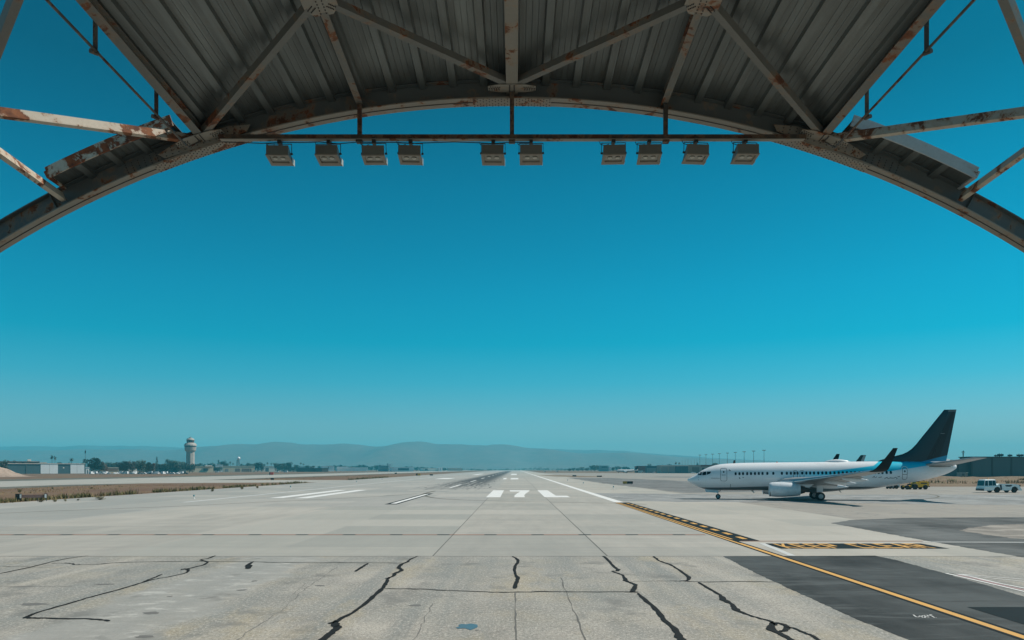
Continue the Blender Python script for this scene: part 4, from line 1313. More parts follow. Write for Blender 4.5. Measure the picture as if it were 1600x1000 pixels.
# ------------------------------------------------------------------ other jets, far across the field
def simple_jet(label, loc, rz, L, body, fin, dark):
    t = thing('airplane', label, 'airplane', loc, rz)
    r = L * .055; zc = r * 1.75
    mb = MB()
    mb.loft([[(L * q, wq * r * math.sin(a), zc + up * r + wq * r * math.cos(a)) for a in [2 * PI * j / 16 for j in range(16)]] for q, wq, up in ((0, .05, -.3), (.02, .4, -.22), (.06, .75, -.1), (.12, .97, 0), (.2, 1, 0), (.65, 1, 0), (.8, .78, .2), (.93, .38, .55), (1, .1, .8))])
    mb.build('fuselage', body, t, smooth=True)
    for s in (-1, 1):
        mb = MB(); mb.loft([[(L * a, s * b * L, zc - r * .5 + b * L * .1 + h) for a, h in ((le, 0), ((le + te) / 2, .006 * L), (te, 0), ((le + te) / 2, -.006 * L))] for b, le, te in ((.03, .34, .58), (.2, .46, .585), (.5, .64, .69))]); mb.build('wing', body, t)
        mb = MB(); mb.lathe([(L * .022, L * .36), (L * .03, L * .37), (L * .032, L * .42), (L * .02, L * .48)], (0, s * L * .15, zc - r * .85), 14, 'x'); mb.build('engine', body, t, smooth=True)
        mb = MB(); mb.loft([[(L * le, s * b * L, zc + r * .5 + h), (L * te, s * b * L, zc + r * .5 + h), (L * te, s * b * L, zc + r * .5 - h), (L * le, s * b * L, zc + r * .5 - h)] for b, le, te, h in ((.01, .87, .98, .08), (.2, .97, 1.02, .04))]); mb.build('tailplane', body, t)
    mb = MB(); mb.loft([[(L * le, -h, zc + q), (L * te, -h, zc + q), (L * te, h, zc + q), (L * le, h, zc + q)] for q, le, te, h in ((r * .8, .82, .97, .15), (r * 1.3, .86, .975, .14), (L * .2, .96, 1.02, .06))]); mb.build('tail_fin', fin, t)
    mb = MB(); mb.loft([[(L * le, -h, zc + q), (L * te, -h, zc + q), (L * te, h, zc + q), (L * le, h, zc + q)] for q, le, te, h in ((r * 1.35, .935, .978, .16), (L * .195, .99, 1.021, .075))]); mb.build('rudder', dark, t)
    for d, y_ in ((.12, 0), (.5, r * 1.3), (.5, -r * 1.3)):
        mb = MB(); mb.lathe([(r * .3, -.2), (r * .3, .2)], (L * d, y_, r * .3), 12, 'y'); mb.tube([(L * d, y_, r * .3), (L * d, y_, r * 1.1)], .1, 6); mb.build('landing_gear', M['tyre'], t)
    return t
M['jet_w'] = plain('jet_white', (.72, .73, .73), .35)
M['jet_g'] = plain('jet_grey_fin', (.30, .36, .38), .4)
simple_jet('parked jet whose grey and dark tail fin pokes up behind the blue striped airliner', (110, 318, 0), R(-2), 34, M['jet_w'], M['dark_wl'], M['jet_g'])
simple_jet('small white jet with a dark tail parked far off in front of the red building', W(962, 739, 850).to_2d().to_3d(), R(4), 25, M['jet_w'], M['dark_wl'], M['dark_wl'])

# ------------------------------------------------------------------ ground vehicles
M['tug_w'] = plain('tug_white', (.80, .88, .88), .4)
M['tug_d'] = plain('tug_dark', (.03, .04, .055), .5)
M['glass'] = plain('vehicle_glass', (.02, .045, .055), .08)
M['yel'] = plain('tractor_yellow', (.95, .44, .01), .45, var=.2)
M['rust_d'] = plain('dark_chassis', (.05, .03, .022), .7)
def wheel(par, x, y, r, wd, hubm=None):
    mb = MB(); mb.lathe([(r * .5, -wd / 2), (r * .88, -wd / 2), (r, -wd * .3), (r, wd * .3), (r * .88, wd / 2), (r * .5, wd / 2)], (x, y, r), 22, 'y'); t = mb.build('wheel', M['tyre'], par, smooth=True, sharp=40)
    mb = MB(); mb.lathe([(.001, -wd / 2 - .03), (r * .25, -wd / 2 - .03), (r * .3, -wd / 2 + .02), (r * .52, -wd / 2 + .01), (r * .52, wd / 2 - .01), (r * .3, wd / 2 - .02), (.001, wd / 2 + .03)], (x, y, r), 16, 'y'); mb.build('rim', hubm or M['rust_d'], t, smooth=True, sharp=40)
g = G(1526, 770)
tug = thing('pushback_tug', 'low white aircraft pushback tug with glazed cab at its left end', 'tug', (g[0] + 1.45, g[1] + 1.4, 0), 0)
tug.scale = (.90, .95, 1)
def prof(mb, pts, y0, y1): mb.prism([(a, y0, b) for a, b in pts], (0, y1 - y0, 0))
mb = MB(); prof(mb, [(.05, .38), (.0, .80), (.10, 1.08), (2.55, 1.12), (2.75, 1.48), (3.1, 1.62), (6.5, 1.54), (6.95, 1.38), (7.55, .52), (7.5, .38), (6.9, .42), (6.62, .98), (6.1, 1.15), (5.62, .98), (5.38, .42), (3.42, .42), (3.2, .92), (2.66, 1.06), (2.16, .92), (1.9, .42)], -1.3, 1.3); mb.bevel(.04)
mb.build('body', M['tug_w'], tug)
mb = MB()
mb.loft([[(.08, -1.2, 1.07), (2.62, -1.2, 1.10), (2.62, 1.2, 1.10), (.08, 1.2, 1.07)], [(.30, -1.05, 2.24), (2.45, -1.05, 2.28), (2.45, 1.05, 2.28), (.30, 1.05, 2.24)], [(.45, -.95, 2.36), (2.3, -.95, 2.40), (2.3, .95, 2.40), (.45, .95, 2.36)]]); mb.bevel(.03)
mb.build('cab', M['tug_w'], tug)
def quad_on(mb, p):
    mb.poly([Vector(q) for q in p])
for s in (-1, 1):
    def yw(z): return s * (1.2 - .15 * (z - 1.08) / 1.18 + .012)
    for q in ([(.22, 1.26), (.86, 1.26), (.88, 2.16), (.38, 2.14)], [(1.0, 1.28), (1.72, 1.28), (1.72, 2.18), (1.06, 2.16)], [(1.78, 1.28), (2.50, 1.30), (2.38, 2.18), (1.78, 2.18)]):
        mb = MB(); quad_on(mb, [(a, yw(b), b) for a, b in q]); mb.build('side_window', M['glass'], tug)
    mb = MB(); prof(mb, [(4.3, 1.18), (4.2, 1.40), (5.5, 1.42), (5.6, 1.22), (5.2, 1.10), (4.5, 1.10)], s * 1.305 - .01, s * 1.305 + .01); mb.build('dark_panel', M['tug_d'], tug)
    mb = MB(); prof(mb, [(3.22, .95), (3.05, 1.42), (3.45, 1.52), (3.6, .6), (3.40, .5)], s * 1.303 - .01, s * 1.303 + .01); mb.build('wheel_arch_panel', M['tug_d'], tug)
    wheel(tug, 2.66, s * 1.12, .56, .42); wheel(tug, 6.1, s * 1.12, .56, .42)
mb = MB(); quad_on(mb, [(.10, -1.08, 1.25), (.10, 1.08, 1.25), (.27, .97, 2.16), (.27, -.97, 2.16)]); mb.build('windscreen', M['glass'], tug, off=(0, 0, 0)).location = (-.02, 0, 0)
mb = MB(); mb.box(-.12, .05, -1.2, 1.2, .35, .72); mb.box(7.5, 7.68, -.9, .9, .40, .72); mb.box(7.0, 7.4, -1.1, 1.1, 1.1, 1.42); mb.bevel(.02); mb.build('bumper', M['tug_d'], tug)
mb = MB(); mb.lathe([(.09, 0), (.09, .14), (.05, .19), (.001, .2)], (1.5, -.2, 2.4), 12); mb.build('beacon', plain('amber_beacon', (.7, .3, .03), .3), tug, smooth=True)
# a driver behind the window
M['skin'] = plain('skin', (.42, .25, .18), .6); M['hair'] = plain('dark_hair', (.02, .016, .013), .7)

g = G(1414, 765)
tr = thing('tow_tractor', 'yellow low towing tractor with bare front axle parked beyond the airliner tail', 'tractor', (g[0], g[1] + 1, 0), R(6))
mb = MB(); prof(mb, [(2.45, .45), (2.4, 1.35), (2.75, 1.62), (3.3, 1.55), (3.45, 1.72), (5.0, 1.70), (5.3, 1.45), (5.35, .75), (4.9, .55), (3.4, .5)], -.85, .85); mb.bevel(.06); mb.build('body', M['yel'], tr)
mb = MB(); prof(mb, [(0.2, .55), (.25, .80), (1.3, .75), (2.5, 1.0), (2.5, .5), (1.2, .42)], -.35, .35); mb.bevel(.03); mb.build('front_frame', M['yel'], tr)
mb = MB(); mb.box(2.65, 3.25, -.6, .6, 1.5, 1.86); mb.bevel(.08); mb.build('seat', M['tug_d'], tr)
mb = MB(); mb.tube([(2.2, 0, .9), (2.45, 0, 1.75)], .04, 6); mb.tube([(2.45 + .22 * math.sin(a) * .3, .22 * math.cos(a), 1.75 + .22 * math.sin(a)) for a in [2 * PI * i / 14 for i in range(15)]], .025, 6); mb.build('steering_wheel', M['tug_d'], tr)
for s in (-1, 1):
    wheel(tr, .55, s * .78, .45, .34); wheel(tr, 2.15, s * .95, .60, .42); wheel(tr, 4.5, s * .86, .50, .36)
    mb = MB(); mb.box(3.5, 4.9, s * .86 - .012, s * .86 + .012, 1.18, 1.42); mb.build('vent_panel', M['rust_d'], tr)
mb = MB(); mb.box(5.3, 5.75, -.5, .5, .5, .72); mb.build('tow_hitch', M['tug_d'], tr)
g = G(1389, 764)
cart = thing('tow_dolly', 'small dark towing dolly standing in front of the yellow tractor', 'dolly', (g[0], g[1] + 1, 0), R(6))
mb = MB(); mb.beam((0, 0, .42), (3.0, 0, .5), .18, .14); mb.beam((1.7, -.5, .5), (1.7, .5, .5), .16, .16); mb.box(.1, 1.0, -.5, .5, .35, .75); mb.build('frame', M['rust_d'], cart)
mb = MB(); mb.box(1.15, 1.35, -.35, .35, .25, .95); mb.box(2.65, 2.85, -.3, .3, .25, 1.05); mb.build('post', M['white_p'], cart)
for s in (-1, 1): wheel(cart, 1.9, s * .55, .42, .28); wheel(cart, .5, s * .55, .32, .22)

# ------------------------------------------------------------------ buildings
def mcorr(name, col, pitch=.6, rough=.6):
    k = NT(name)
    x, y, z = k.xyz()
    v = k.math('FRACT', k.math('DIVIDE', k.math('ADD', x, y), pitch))
    a = k.noise(.25, 6, .65, v=k.mapv((1, 1, .4)))
    c = k.mix(a, tuple(q * .8 for q in col), tuple(min(1, q * 1.15) for q in col))
    c = k.mix(k.math('MULTIPLY', k.step(v, .0, .35), .18), c, tuple(q * .55 for q in col))
    return k.fin(c, rough)
B = {n: mcorr('siding_' + n, c) for n, c in dict(teal=(.075, .13, .15), white=(.84, .87, .88), beige=(.66, .56, .40), red=(.26, .10, .09), tealpale=(.27, .35, .36), grey=(.28, .28, .27), slate=(.10, .135, .145),
     brown=(.20, .13, .10), tan=(.40, .33, .27), dark=(.06, .062, .062), roofred=(.22, .09, .075), offwhite=(.85, .80, .70), bluegrey=(.20, .27, .30)).items()}
def building(name, label, px0, px1, ytop, Y, mat, depth=8, roof=None, parts=(), cat='building', overhang=.4, group=None, rooft=.35):
    """plain wall block with a proud roof slab; parts are (name, px0, px1, y0, y1, material) on the front"""
    a, b = W(px0, ytop, Y), W(px1, ytop, Y)
    h = a.z
    wd = b.x - a.x
    t = thing(name, label, cat, ((a.x + b.x) / 2, Y, 0), 0, group)
    mb = MB(); mb.box(-wd / 2, wd / 2, 0, depth, -.4, h - rooft); mb.build('wall', mat, t)
    mb = MB(); mb.box(-wd / 2 - overhang, wd / 2 + overhang, -overhang, depth + overhang, h - rooft + .002, h); mb.build('roof', roof or B['dark'], t)
    cx = (a.x + b.x) / 2
    for (n, p0, p1, q0, q1, m, *pr) in parts:
        u, v = W(p0, q0, Y), W(p1, q1, Y)
        th = pr[0] if pr else .12
        mb = MB(); mb.box(u.x - cx, v.x - cx, -th, -.003, max(-.3, v.z), u.z)
        mb.build(n, m, t)
    if cx < -100:
        bb = math.atan2(-cx, Y)
        t.rotation_euler.z = bb + R(7); t.scale.x = math.cos(bb) * 1.01
    return t
BY = 708
building('hangar', 'long dark teal hangar with two pale sliding doors beyond the dirt mound', 14, 134, 724, BY, B['teal'], 7, B['roofred'],
    [('sliding_door', 63.5, 77, 725, 740, B['white'], .25), ('sliding_door', 77.3, 90.5, 725, 740, B['white'], .25), ('sliding_door', 110.5, 121, 725.3, 740, B['white'], .25), ('sliding_door', 121.3, 133, 725.3, 740, B['white'], .25),
     ('wall_sign', 98.4, 100.6, 730, 731.8, B['offwhite'], .2), ('pilaster', 41, 42.6, 725.3, 740, B['slate'], .3), ('eaves_trim', 14, 134, 724.3, 725, B['offwhite'], .5)], 'hangar')
building('annex', 'small pale annex with a dark door at the right end of the teal hangar', 134.3, 139.3, 730, BY, B['white'], 4, B['white'], [('door', 136.2, 137.6, 734, 740, B['slate'], .1)])
building('workshop', 'low workshop with reddish roof behind the teal hangar', 2, 62, 720.8, 790, B['brown'], 8, B['roofred'], [('window', 20, 24, 722.5, 724, M['win'], .1), ('window', 34, 38, 722.5, 724, M['win'], .1)])
building('office', 'small cream office block with rooftop box behind the reddish workshop', 43, 58, 720.6, 840, B['offwhite'], 8, B['offwhite'], [('rooftop_box', 42.5, 48, 717.8, 720.5, B['offwhite'], 3), ('window', 50, 54, 721.3, 722.3, M['win'], .1)])
building('warehouse', 'narrow white warehouse just visible above the teal hangar roof', 63, 73, 722.3, 860, B['offwhite'], 8, B['offwhite'])
building('shop', 'beige shop with brown band between trees behind the car park', 157.5, 186, 730.2, 760, B['beige'], 8, B['offwhite'], [('brown_band', 165, 184.5, 732.2, 736, B['brown'], .2), ('window', 159, 163, 732, 734, M['win'], .1)])
building('shop', 'small pale shop behind the car park, left of the dark trees', 201.5, 214, 730.5, 770, B['offwhite'], 8, B['beige'], [('door', 206, 208, 733, 738, B['slate'], .1)])
building('terminal', 'long low beige terminal block around the foot of the control tower', 249, 334, 728.8, 1000, B['beige'], 8, B['beige'],
    [('window_band', 253, 300, 731.5, 733, M['win'], .1), ('garage_door', 318, 325, 731.8, 736, B['slate'], .1), ('stair_block', 285, 292, 726.8, 728.6, B['beige'], 8), ('rooftop_box', 320, 331, 727, 728.6, B['offwhite'], 6)])
building('fence', 'dark slatted fence in front of the beige terminal', 226, 291, 733.3, 900, B['slate'], .3, B['dark'], cat='fence', overhang=.05, rooft=.12)
building('store', 'white flat roofed store in front of small dark trees', 337.5, 348.5, 726.2, 1250, B['white'], 8, B['white'], [('door', 341, 344, 730, 736, B['grey'], .2)])
building('depot', 'beige depot with four brown roller doors', 349, 398, 728, 1200, B['beige'], 8, B['offwhite'],
    [('roller_door', 352, 357, 732.5, 737, B['grey'], .15), ('roller_door', 367.5, 375, 732, 737, B['brown'], .15), ('roller_door', 378, 390, 732, 737, B['brown'], .15), ('roller_door', 390.8, 393, 732.2, 737, B['brown'], .15)])
building('shed', 'pale shed half hidden by dark trees right of the depot', 409, 433, 728.6, 1300, B['offwhite'], 8, B['tan'], [('door', 415, 420, 731, 737, B['slate'], .15)])
building('shed', 'pale blue shed among the dark trees left of the long blank wall', 440, 465, 729.2, 1350, B['tealpale'], 8, B['tealpale'], [('door', 450, 455, 731.5, 737, B['dark'], .15)])
building('barrier_wall', 'long dark blast wall sloping down at its right end', 464, 513, 731.2, 1180, B['dark'], 3, B['dark'], [('pale_slope', 503, 513, 731.2, 737, B['brown'], .3)], cat='wall')
building('warehouse', 'pale teal warehouse above the dark blast wall', 466, 492, 729, 1500, B['tealpale'], 30, B['tealpale'], [('white_bay', 485, 492, 728.4, 732, B['white'], .4)])
building('warehouse', 'white warehouse split by a dark gap above the dark blast wall', 504, 522.5, 728.2, 1550, B['white'], 30, B['white'], [('dark_gap', 512.5, 514, 729, 733, B['grey'], .2)])
building('warehouse', 'long white shed with stepped roof right of the dark blast wall', 527, 575, 730.3, 1600, B['white'], 30, B['white'], [('raised_bay', 527, 544, 729.2, 732.5, B['white'], .6)])
building('hangar', 'blue grey hangar with a white tower at its right end', 593.5, 607, 727.5, 1500, B['bluegrey'], 30, B['slate'], [('lower_wall', 594, 607, 730.3, 732.5, B['grey'], .3), ('white_tower', 606.8, 610.4, 724.8, 731.5, B['white'], 6), ('roof_post', 604.6, 605.6, 724, 727.4, B['dark'], 2)], 'hangar')
building('cargo_shed', 'white cargo shed with dark open bays and tall right end', 611.5, 646, 730, 1400, B['white'], 30, B['white'], [('open_bay', 622, 639, 731.5, 735, B['slate'], .2), ('tall_end', 640, 646.4, 729.6, 735, B['white'], .5)])
building('cargo_shed', 'low row of white sheds left of the far runway end', 658, 684, 731.5, 1600, B['offwhite'], 20, B['white'], [('white_bay', 658, 660, 731, 735, B['white'], .5), ('open_bay', 664, 668, 732.3, 735, B['brown'], .2)])
building('tank_block', 'pair of white tank blocks left of the far runway end', 685.5, 691.5, 730.8, 1600, B['white'], 12, B['white'], [('dark_gap', 687.6, 688.6, 731.3, 735, B['grey'], .2)])
building('cargo_shed', 'thin pale shed far left of the runway vanishing point', 700, 722, 731.4, 2000, B['tan'], 20, B['offwhite'])
# right of the runway
building('control_building', 'pale blue control building behind far trees right of the runway', 938, 951, 727.5, 1500, B['tealpale'], 25, B['tealpale'], [('window_band', 940, 949, 729, 730.5, M['win'], .2), ('lower_block', 951, 955, 729.5, 736, B['white'], .5)])
building('fire_station', 'red walled building with white base doors beside the parked jet', 994, 1010.5, 728.5, 900, B['red'], 12, B['red'], [('white_door', 997, 1004, 735.3, 739, B['offwhite'], .3), ('parapet', 994, 1010, 728, 729.6, B['roofred'], .6)])
building('hangar', 'flat teal hangar block between the red building and the big hangar', 1011, 1033, 727.8, 860, B['teal'], 12, B['teal'], [('pale_front', 1010.5, 1024, 731.2, 740, B['tealpale'], 6), ('door', 1026, 1031, 732, 740, B['tealpale'], .3)], 'hangar')
building('hangar', 'big pink beige hangar with grey and dark sliding doors left of the airliner nose', 1033, 1118, 726.8, 800, B['tan'], 25, B['tan'],
    [('sliding_door', 1034, 1043.5, 729, 741, B['grey'], .4), ('sliding_door', 1045, 1054.4, 728.8, 741, B['grey'], .4), ('sliding_door', 1054.8, 1065, 728.3, 741, B['teal'], .3), ('sliding_door', 1065.2, 1075, 728.3, 741, B['teal'], .3), ('brown_door', 1081.5, 1092.5, 730, 741, B['brown'], .3),
     ('door_rail', 1033, 1076, 727.3, 728.2, B['offwhite'], .5), ('red_gable', 1095, 1118, 726.2, 729, B['roofred'], .7), ('window', 1097, 1101, 731, 736, M['win'], .2)], 'hangar')
hg = building('hangar', 'large slate grey panelled hangar at the right edge behind the white tug', 1517, 1640, 713.4, 354, B['slate'], 9, B['dark'],
    [('panel_joint', 1517, 1519.4, 715, 747, B['dark'], .12), ('panel_joint', 1549, 1551.4, 715, 747, B['dark'], .12), ('panel_joint', 1579, 1581.4, 715, 747, B['dark'], .12), ('panel_joint', 1610, 1612.4, 715, 747, B['dark'], .12)], 'hangar')
for px, wq, hq in ((1557, 1.2, .7), (1563, 1.8, 1.2), (1578, 1.0, .9), (1594, 2.2, 1.0)):
    p = W(px, 713.4, 360)
    mb = MB(); mb.box(-wq / 2, wq / 2, -1, 1, .2, hq); mb.tube([(-wq * .3, 0, 0), (-wq * .3, 0, hq + .4)], .12, 6); mb.tube([(wq * .3, 0, 0), (wq * .35, 0, hq + .3)], .10, 6); mb.tube([(0, .5, 0), (0, .5, .22)], .2, 6)
    mb.build('roof_vent', B['dark'], hg).location = (p.x - hg.location.x, 6, p.z - .02)
building('hangar', 'lower slate hangar wing behind the airliner tailplane', 1476, 1516.6, 718.5, 356, B['slate'], 9, B['dark'], [('panel_joint', 1496, 1498, 720, 747, B['dark'], .12)], 'hangar')
building('generator_box', 'pale grey generator cabinet against the slate hangar wing', 1501, 1512, 738.2, 345, B['grey'], 3, B['tealpale'], [('vent', 1503, 1507, 740, 744, B['slate'], .05), ('white_lid', 1509.5, 1512.5, 738, 738.8, B['offwhite'], .3)], cat='cabinet', overhang=.1, rooft=.15)

# control tower
M['conc'] = plain('tower_concrete', (.40, .36, .32), .8, var=.1, scale=.3)
M['conc_d'] = plain('tower_concrete_dark', (.30, .275, .25), .8, var=.1, scale=.3)
TY = 1060; p = W(297.5, 737.8, TY)
tw = thing('control_tower', 'tall octagonal concrete air traffic control tower with flared head', 'tower', (p.x, TY, 0), R(0))
u = TY / F
def zt(py): return H + (VY - py) * u
def octo(mb, prof, n=8, rot=PI / 8):
    mb.loft([[(r * math.cos(rot + 2 * PI * j / n), r * math.sin(rot + 2 * PI * j / n), z_) for j in range(n)] for r, z_ in prof])
mb = MB(); octo(mb, [(6.1 * u, -1), (6.1 * u, zt(727)), (6.1 * u, zt(705))]); 
for j in range(8):
    a = 2 * PI * j / 8 + PI / 8; mb.beam((6.2 * u * math.cos(a), 6.2 * u * math.sin(a), -1), (6.2 * u * math.cos(a), 6.2 * u * math.sin(a), zt(704)), .9, .9)
mb.build('shaft', M['conc'], tw)
mb = MB(); octo(mb, [(6.4 * u, zt(706)), (8.0 * u, zt(703.6)), (8.7 * u, zt(698.6))], 16); mb.build('lower_collar', M['conc'], tw)
mb = MB(); octo(mb, [(8.6 * u, zt(698.6)), (8.6 * u, zt(697.0))], 16); mb.build('window_band', M['win'], tw)
mb = MB(); octo(mb, [(9.2 * u, zt(697.0)), (9.2 * u, zt(695.2)), (7.6 * u, zt(692.8)), (5.4 * u, zt(691.8))], 16); mb.build('upper_collar', M['conc'], tw)
mb = MB(); octo(mb, [(5.0 * u, zt(691.9)), (5.6 * u, zt(687.8))], 12); cab = mb.build('cab_glass', M['win'], tw)
mb = MB()
for j in range(12):
    a = 2 * PI * j / 12 + PI / 8; mb.beam((5.05 * u * math.cos(a), 5.05 * u * math.sin(a), zt(691.9)), (5.65 * u * math.cos(a), 5.65 * u * math.sin(a), zt(687.8)), .3, .3)
mb.build('mullion', M['conc_d'], cab)
mb = MB(); octo(mb, [(5.9 * u, zt(687.8)), (5.9 * u, zt(687.0)), (4.6 * u, zt(685.2)), (2.6 * u, zt(684.9))], 16); mb.build('roof', M['conc'], tw)
mb = MB(); octo(mb, [(2.6 * u, zt(685)), (2.4 * u, zt(683.6))], 10); mb.tube([(0, 0, zt(684)), (0, 0, zt(680.5))], [.25, .08], 6); mb.build('mast', M['conc_d'], tw)
# water tower / radar ball
RY = 1300; p = W(372, 738, RY); u = RY / F
rt = thing('water_tower', 'white spherical tank on a dark steel lattice left of the depot', 'water tower', (p.x, RY, 0))
def zr(py): return H + (VY - py) * RY / F
mb = MB(); mb.lathe([(.01, zr(718.6))] + [(2.5 * u * math.sin(a), zr(716.2) - 2.5 * u * math.cos(a)) for a in [PI * i / 12 for i in range(1, 12)]] + [(.01, zr(713.7))], (1.0, 0, 0), 18); mb.build('tank', M['jet_w'], rt, smooth=True)
mb = MB()
for sx in (-1, 1):
    for sy in (-1, 1): mb.beam((sx * 3.2, sy * 3.2, -.5), (sx * 1.2, sy * 1.2, zr(718.2)), .5, .5)
for q in (.25, .5, .75):
    zq = zr(718.2) * q; e = 3.2 - 2.0 * q
    for sx in (-1, 1): mb.beam((sx * e, -e, zq), (sx * e, e, zq), .3, .3); mb.beam((-e, sx * e, zq), (e, sx * e, zq), .3, .3); mb.beam((-e, sx * e, zq), (e * .75, sx * e * .8, zq + zr(718.2) * .22), .25, .25)
mb.build('lattice', B['dark'], rt)

# light masts in a row towards the horizon
M['mast'] = plain('mast_steel', (.12, .14, .15), .5)
lm0 = None
names = ['farthest and leftmost tall light mast in the row behind the airliner'] + ['tall light mast behind the airliner, %s from the left in the row' % o for o in ords[1:8]] + ['nearest and rightmost tall light mast in the row behind the airliner']
for i, px in enumerate((1093.5, 1103, 1113.5, 1124, 1136.5, 1149, 1162.8, 1177.5, 1193.8)):
    Y = 262 * F / (px - VX)
    if lm0 is None:
        lm0 = thing('light_mast', names[0], 'light mast', (262, Y, 0), 0, 'light masts behind the airliner')
        mb = MB(); mb.tube([(0, 0, -.3), (0, 0, 12), (0, 0, 24.2)], [.34, .26, .18], 8); mb.build('pole', M['mast'], lm0)
        mb = MB()
        mb.beam((-1.5, 0, 24.2), (1.5, 0, 24.2), .2, .2); mb.beam((0, -1.2, 24.2), (0, 1.2, 24.2), .2, .2)
        for a in range(6):
            q = 2 * PI * a / 6
            m_ = Matrix.Translation((1.35 * math.cos(q), 1.1 * math.sin(q), 24.15)) @ Matrix.Rotation(R(18), 4, 'X')
            mb.box(-.42, .42, -.34, .34, -.3, .28, m_)
        mb.build('lamp_head', M['mast'], lm0)
    else: dup(lm0, (262, Y, 0), R(random.uniform(-10, 10)), names[i])

# utility pole, thin antenna poles
def pole(label, px, ytop, Y, arms=True, name='utility_pole', cat='pole', r=.2, group=None):
    h = H + (VY - ytop) * Y / F
    p = W(px, 740, Y)
    t = thing(name, label, cat, (p.x, Y, 0), R(20), group)
    mb = MB(); mb.tube([(0, 0, -.3), (0, 0, h)], [r, r * .7], 8); mb.build('pole', B['dark'], t)
    if arms:
        mb = MB(); mb.beam((-1.2, 0, h - .9), (1.2, 0, h - .9), .2, .25); mb.beam((-.9, 0, h - 1.9), (.9, 0, h - 1.9), .16, .2)
        for q in (-1, -.5, .5, 1): mb.tube([(q, 0, h - .8), (q, 0, h - .5)], .08, 6)
        mb.build('crossarm', B['dark'], t)
    return t
pole('dark utility pole with two crossarms rising behind the slate hangar wing', 1505, 704, 430, r=.33)
pole('slim antenna pole with dark top right of the pale annex', 133.3, 702.5, 760, False, 'antenna_pole', 'pole', .18)
ap = [o for o in COL.objects if o.name == 'antenna_pole'][0]
mb = MB(); hz = H + (VY - 706) * 760 / F; mb.box(-.5, .5, -.4, .4, hz - 1.6, hz + 1.2); mb.build('antenna_head', B['dark'], ap)
pole('thin light pole beside the olive tree clump', 143, 718, 755, False, 'light_pole', 'pole', .2)
pole('thin light pole standing in front of the fence left of the control tower', 242.5, 720, 880, False, 'light_pole', 'pole', .2)
pole('thin flag pole at the left end of the beige terminal', 286, 727, 990, False, 'flag_pole', 'pole', .25)
for i, px in enumerate((1066, 1070.5, 1075, 1080, 1085, 1089)):
    pole('thin grey pole in the row of six above the big beige hangar', px, 719 - (i % 3), 900, False, 'light_pole', 'pole', .13, 'thin poles above the beige hangar')

# ------------------------------------------------------------------ signs and edge lights on the field
M['sign_y'] = plain('sign_amber', (.58, .30, .03), .5); M['sign_k'] = plain('sign_black', (.012, .012, .012), .5); M['sign_r'] = plain('sign_red', (.62, .06, .03), .5); M['sign_b'] = plain('sign_maroon', (.20, .125, .11), .7)
def sign(label, px, py, wpx_, hpx, panels, rz=0, leg=True):
    x, y = G(px, py); s = y / F
    wd, hh = wpx_ * s, hpx * s
    t = thing('taxiway_sign', label, 'sign', (x, y, 0), rz)
    n0 = 0
    lg = hh * .18
    for frac, m in panels:
        mb = MB(); mb.box(-wd / 2 + n0 * wd + .005, -wd / 2 + (n0 + frac) * wd - .005, -.15, .15, lg, hh); mb.bevel(.03); mb.build('panel', m, t); n0 += frac
    mb = MB()
    for q in (-.35, 0, .35): mb.tube([(q * wd, 0, -.1), (q * wd, 0, lg + .02)], .06, 6)
    mb.box(-wd * .45, wd * .45, -.3, .3, -.05, .06); mb.build('legs', M['tug_d'], t)
    return t
sign('taxiway sign half amber and half black on the grey asphalt right of the runway', 981, 756.6, 15.6, 4.6, ((.42, M['sign_y']), (.58, M['sign_k'])))
sign('small black taxiway sign at the edge of the far weed strip, left of its neighbour', 897.5, 744.8, 6, 2.4, ((1, M['sign_k']),))
sign('wide flat black taxiway sign at the right end of the far weed strip', 936.5, 745.2, 8, 2.0, ((.5, M['sign_k']), (.5, M['sign_k'])))
sign('black taxiway sign at the tip of the left infield below the red sign', 425.5, 750, 5, 3.2, ((1, M['sign_k']),))
sign('bright red taxiway sign with dark left end beyond the left taxiway', 424, 742.6, 6.5, 4.6, ((.25, M['sign_k']), (.75, M['sign_r'])))
sign('amber taxiway sign with black left end at the infield edge', 653.5, 743.6, 7, 3.6, ((.35, M['sign_k']), (.65, M['sign_y'])))
sign('black taxiway sign just right of the amber one', 674, 743.2, 5, 2.2, ((1, M['sign_k']),))
sign('small black taxiway sign across the infield left of the amber one', 618.5, 740.6, 3.6, 2.0, ((1, M['sign_k']),))
x, y = G(52, 783)
sg = thing('taxiway_sign', 'long maroon signboard with dark white-tipped ends standing in the left infield', 'sign', (x, y, 0), R(28))
mb = MB(); mb.box(-1.3, 1.25, -.05, .05, .45, .85); mb.bevel(.015); mb.build('panel', M['sign_b'], sg)
for a, b, c, d in ((-2.0, -1.3, .2, 1.0), (1.25, 1.6, .45, 1.0)):
    mb = MB(); mb.box(a, b, -.22, .22, c, d); mb.bevel(.04); mb.build('end_box', M['sign_k'], sg)
for a, b in ((-1.50, -1.32), (1.30, 1.52)):
    mb = MB(); mb.box(a, b, -.27, -.23, .42, .92); mb.build('white_tip', M['white_p'], sg)
mb = MB()
for q in (-1.8, -.6, .5, 1.5): mb.tube([(q, 0, -.1), (q, 0, .4)], .05, 6)
mb.build('legs', M['tug_d'], sg)
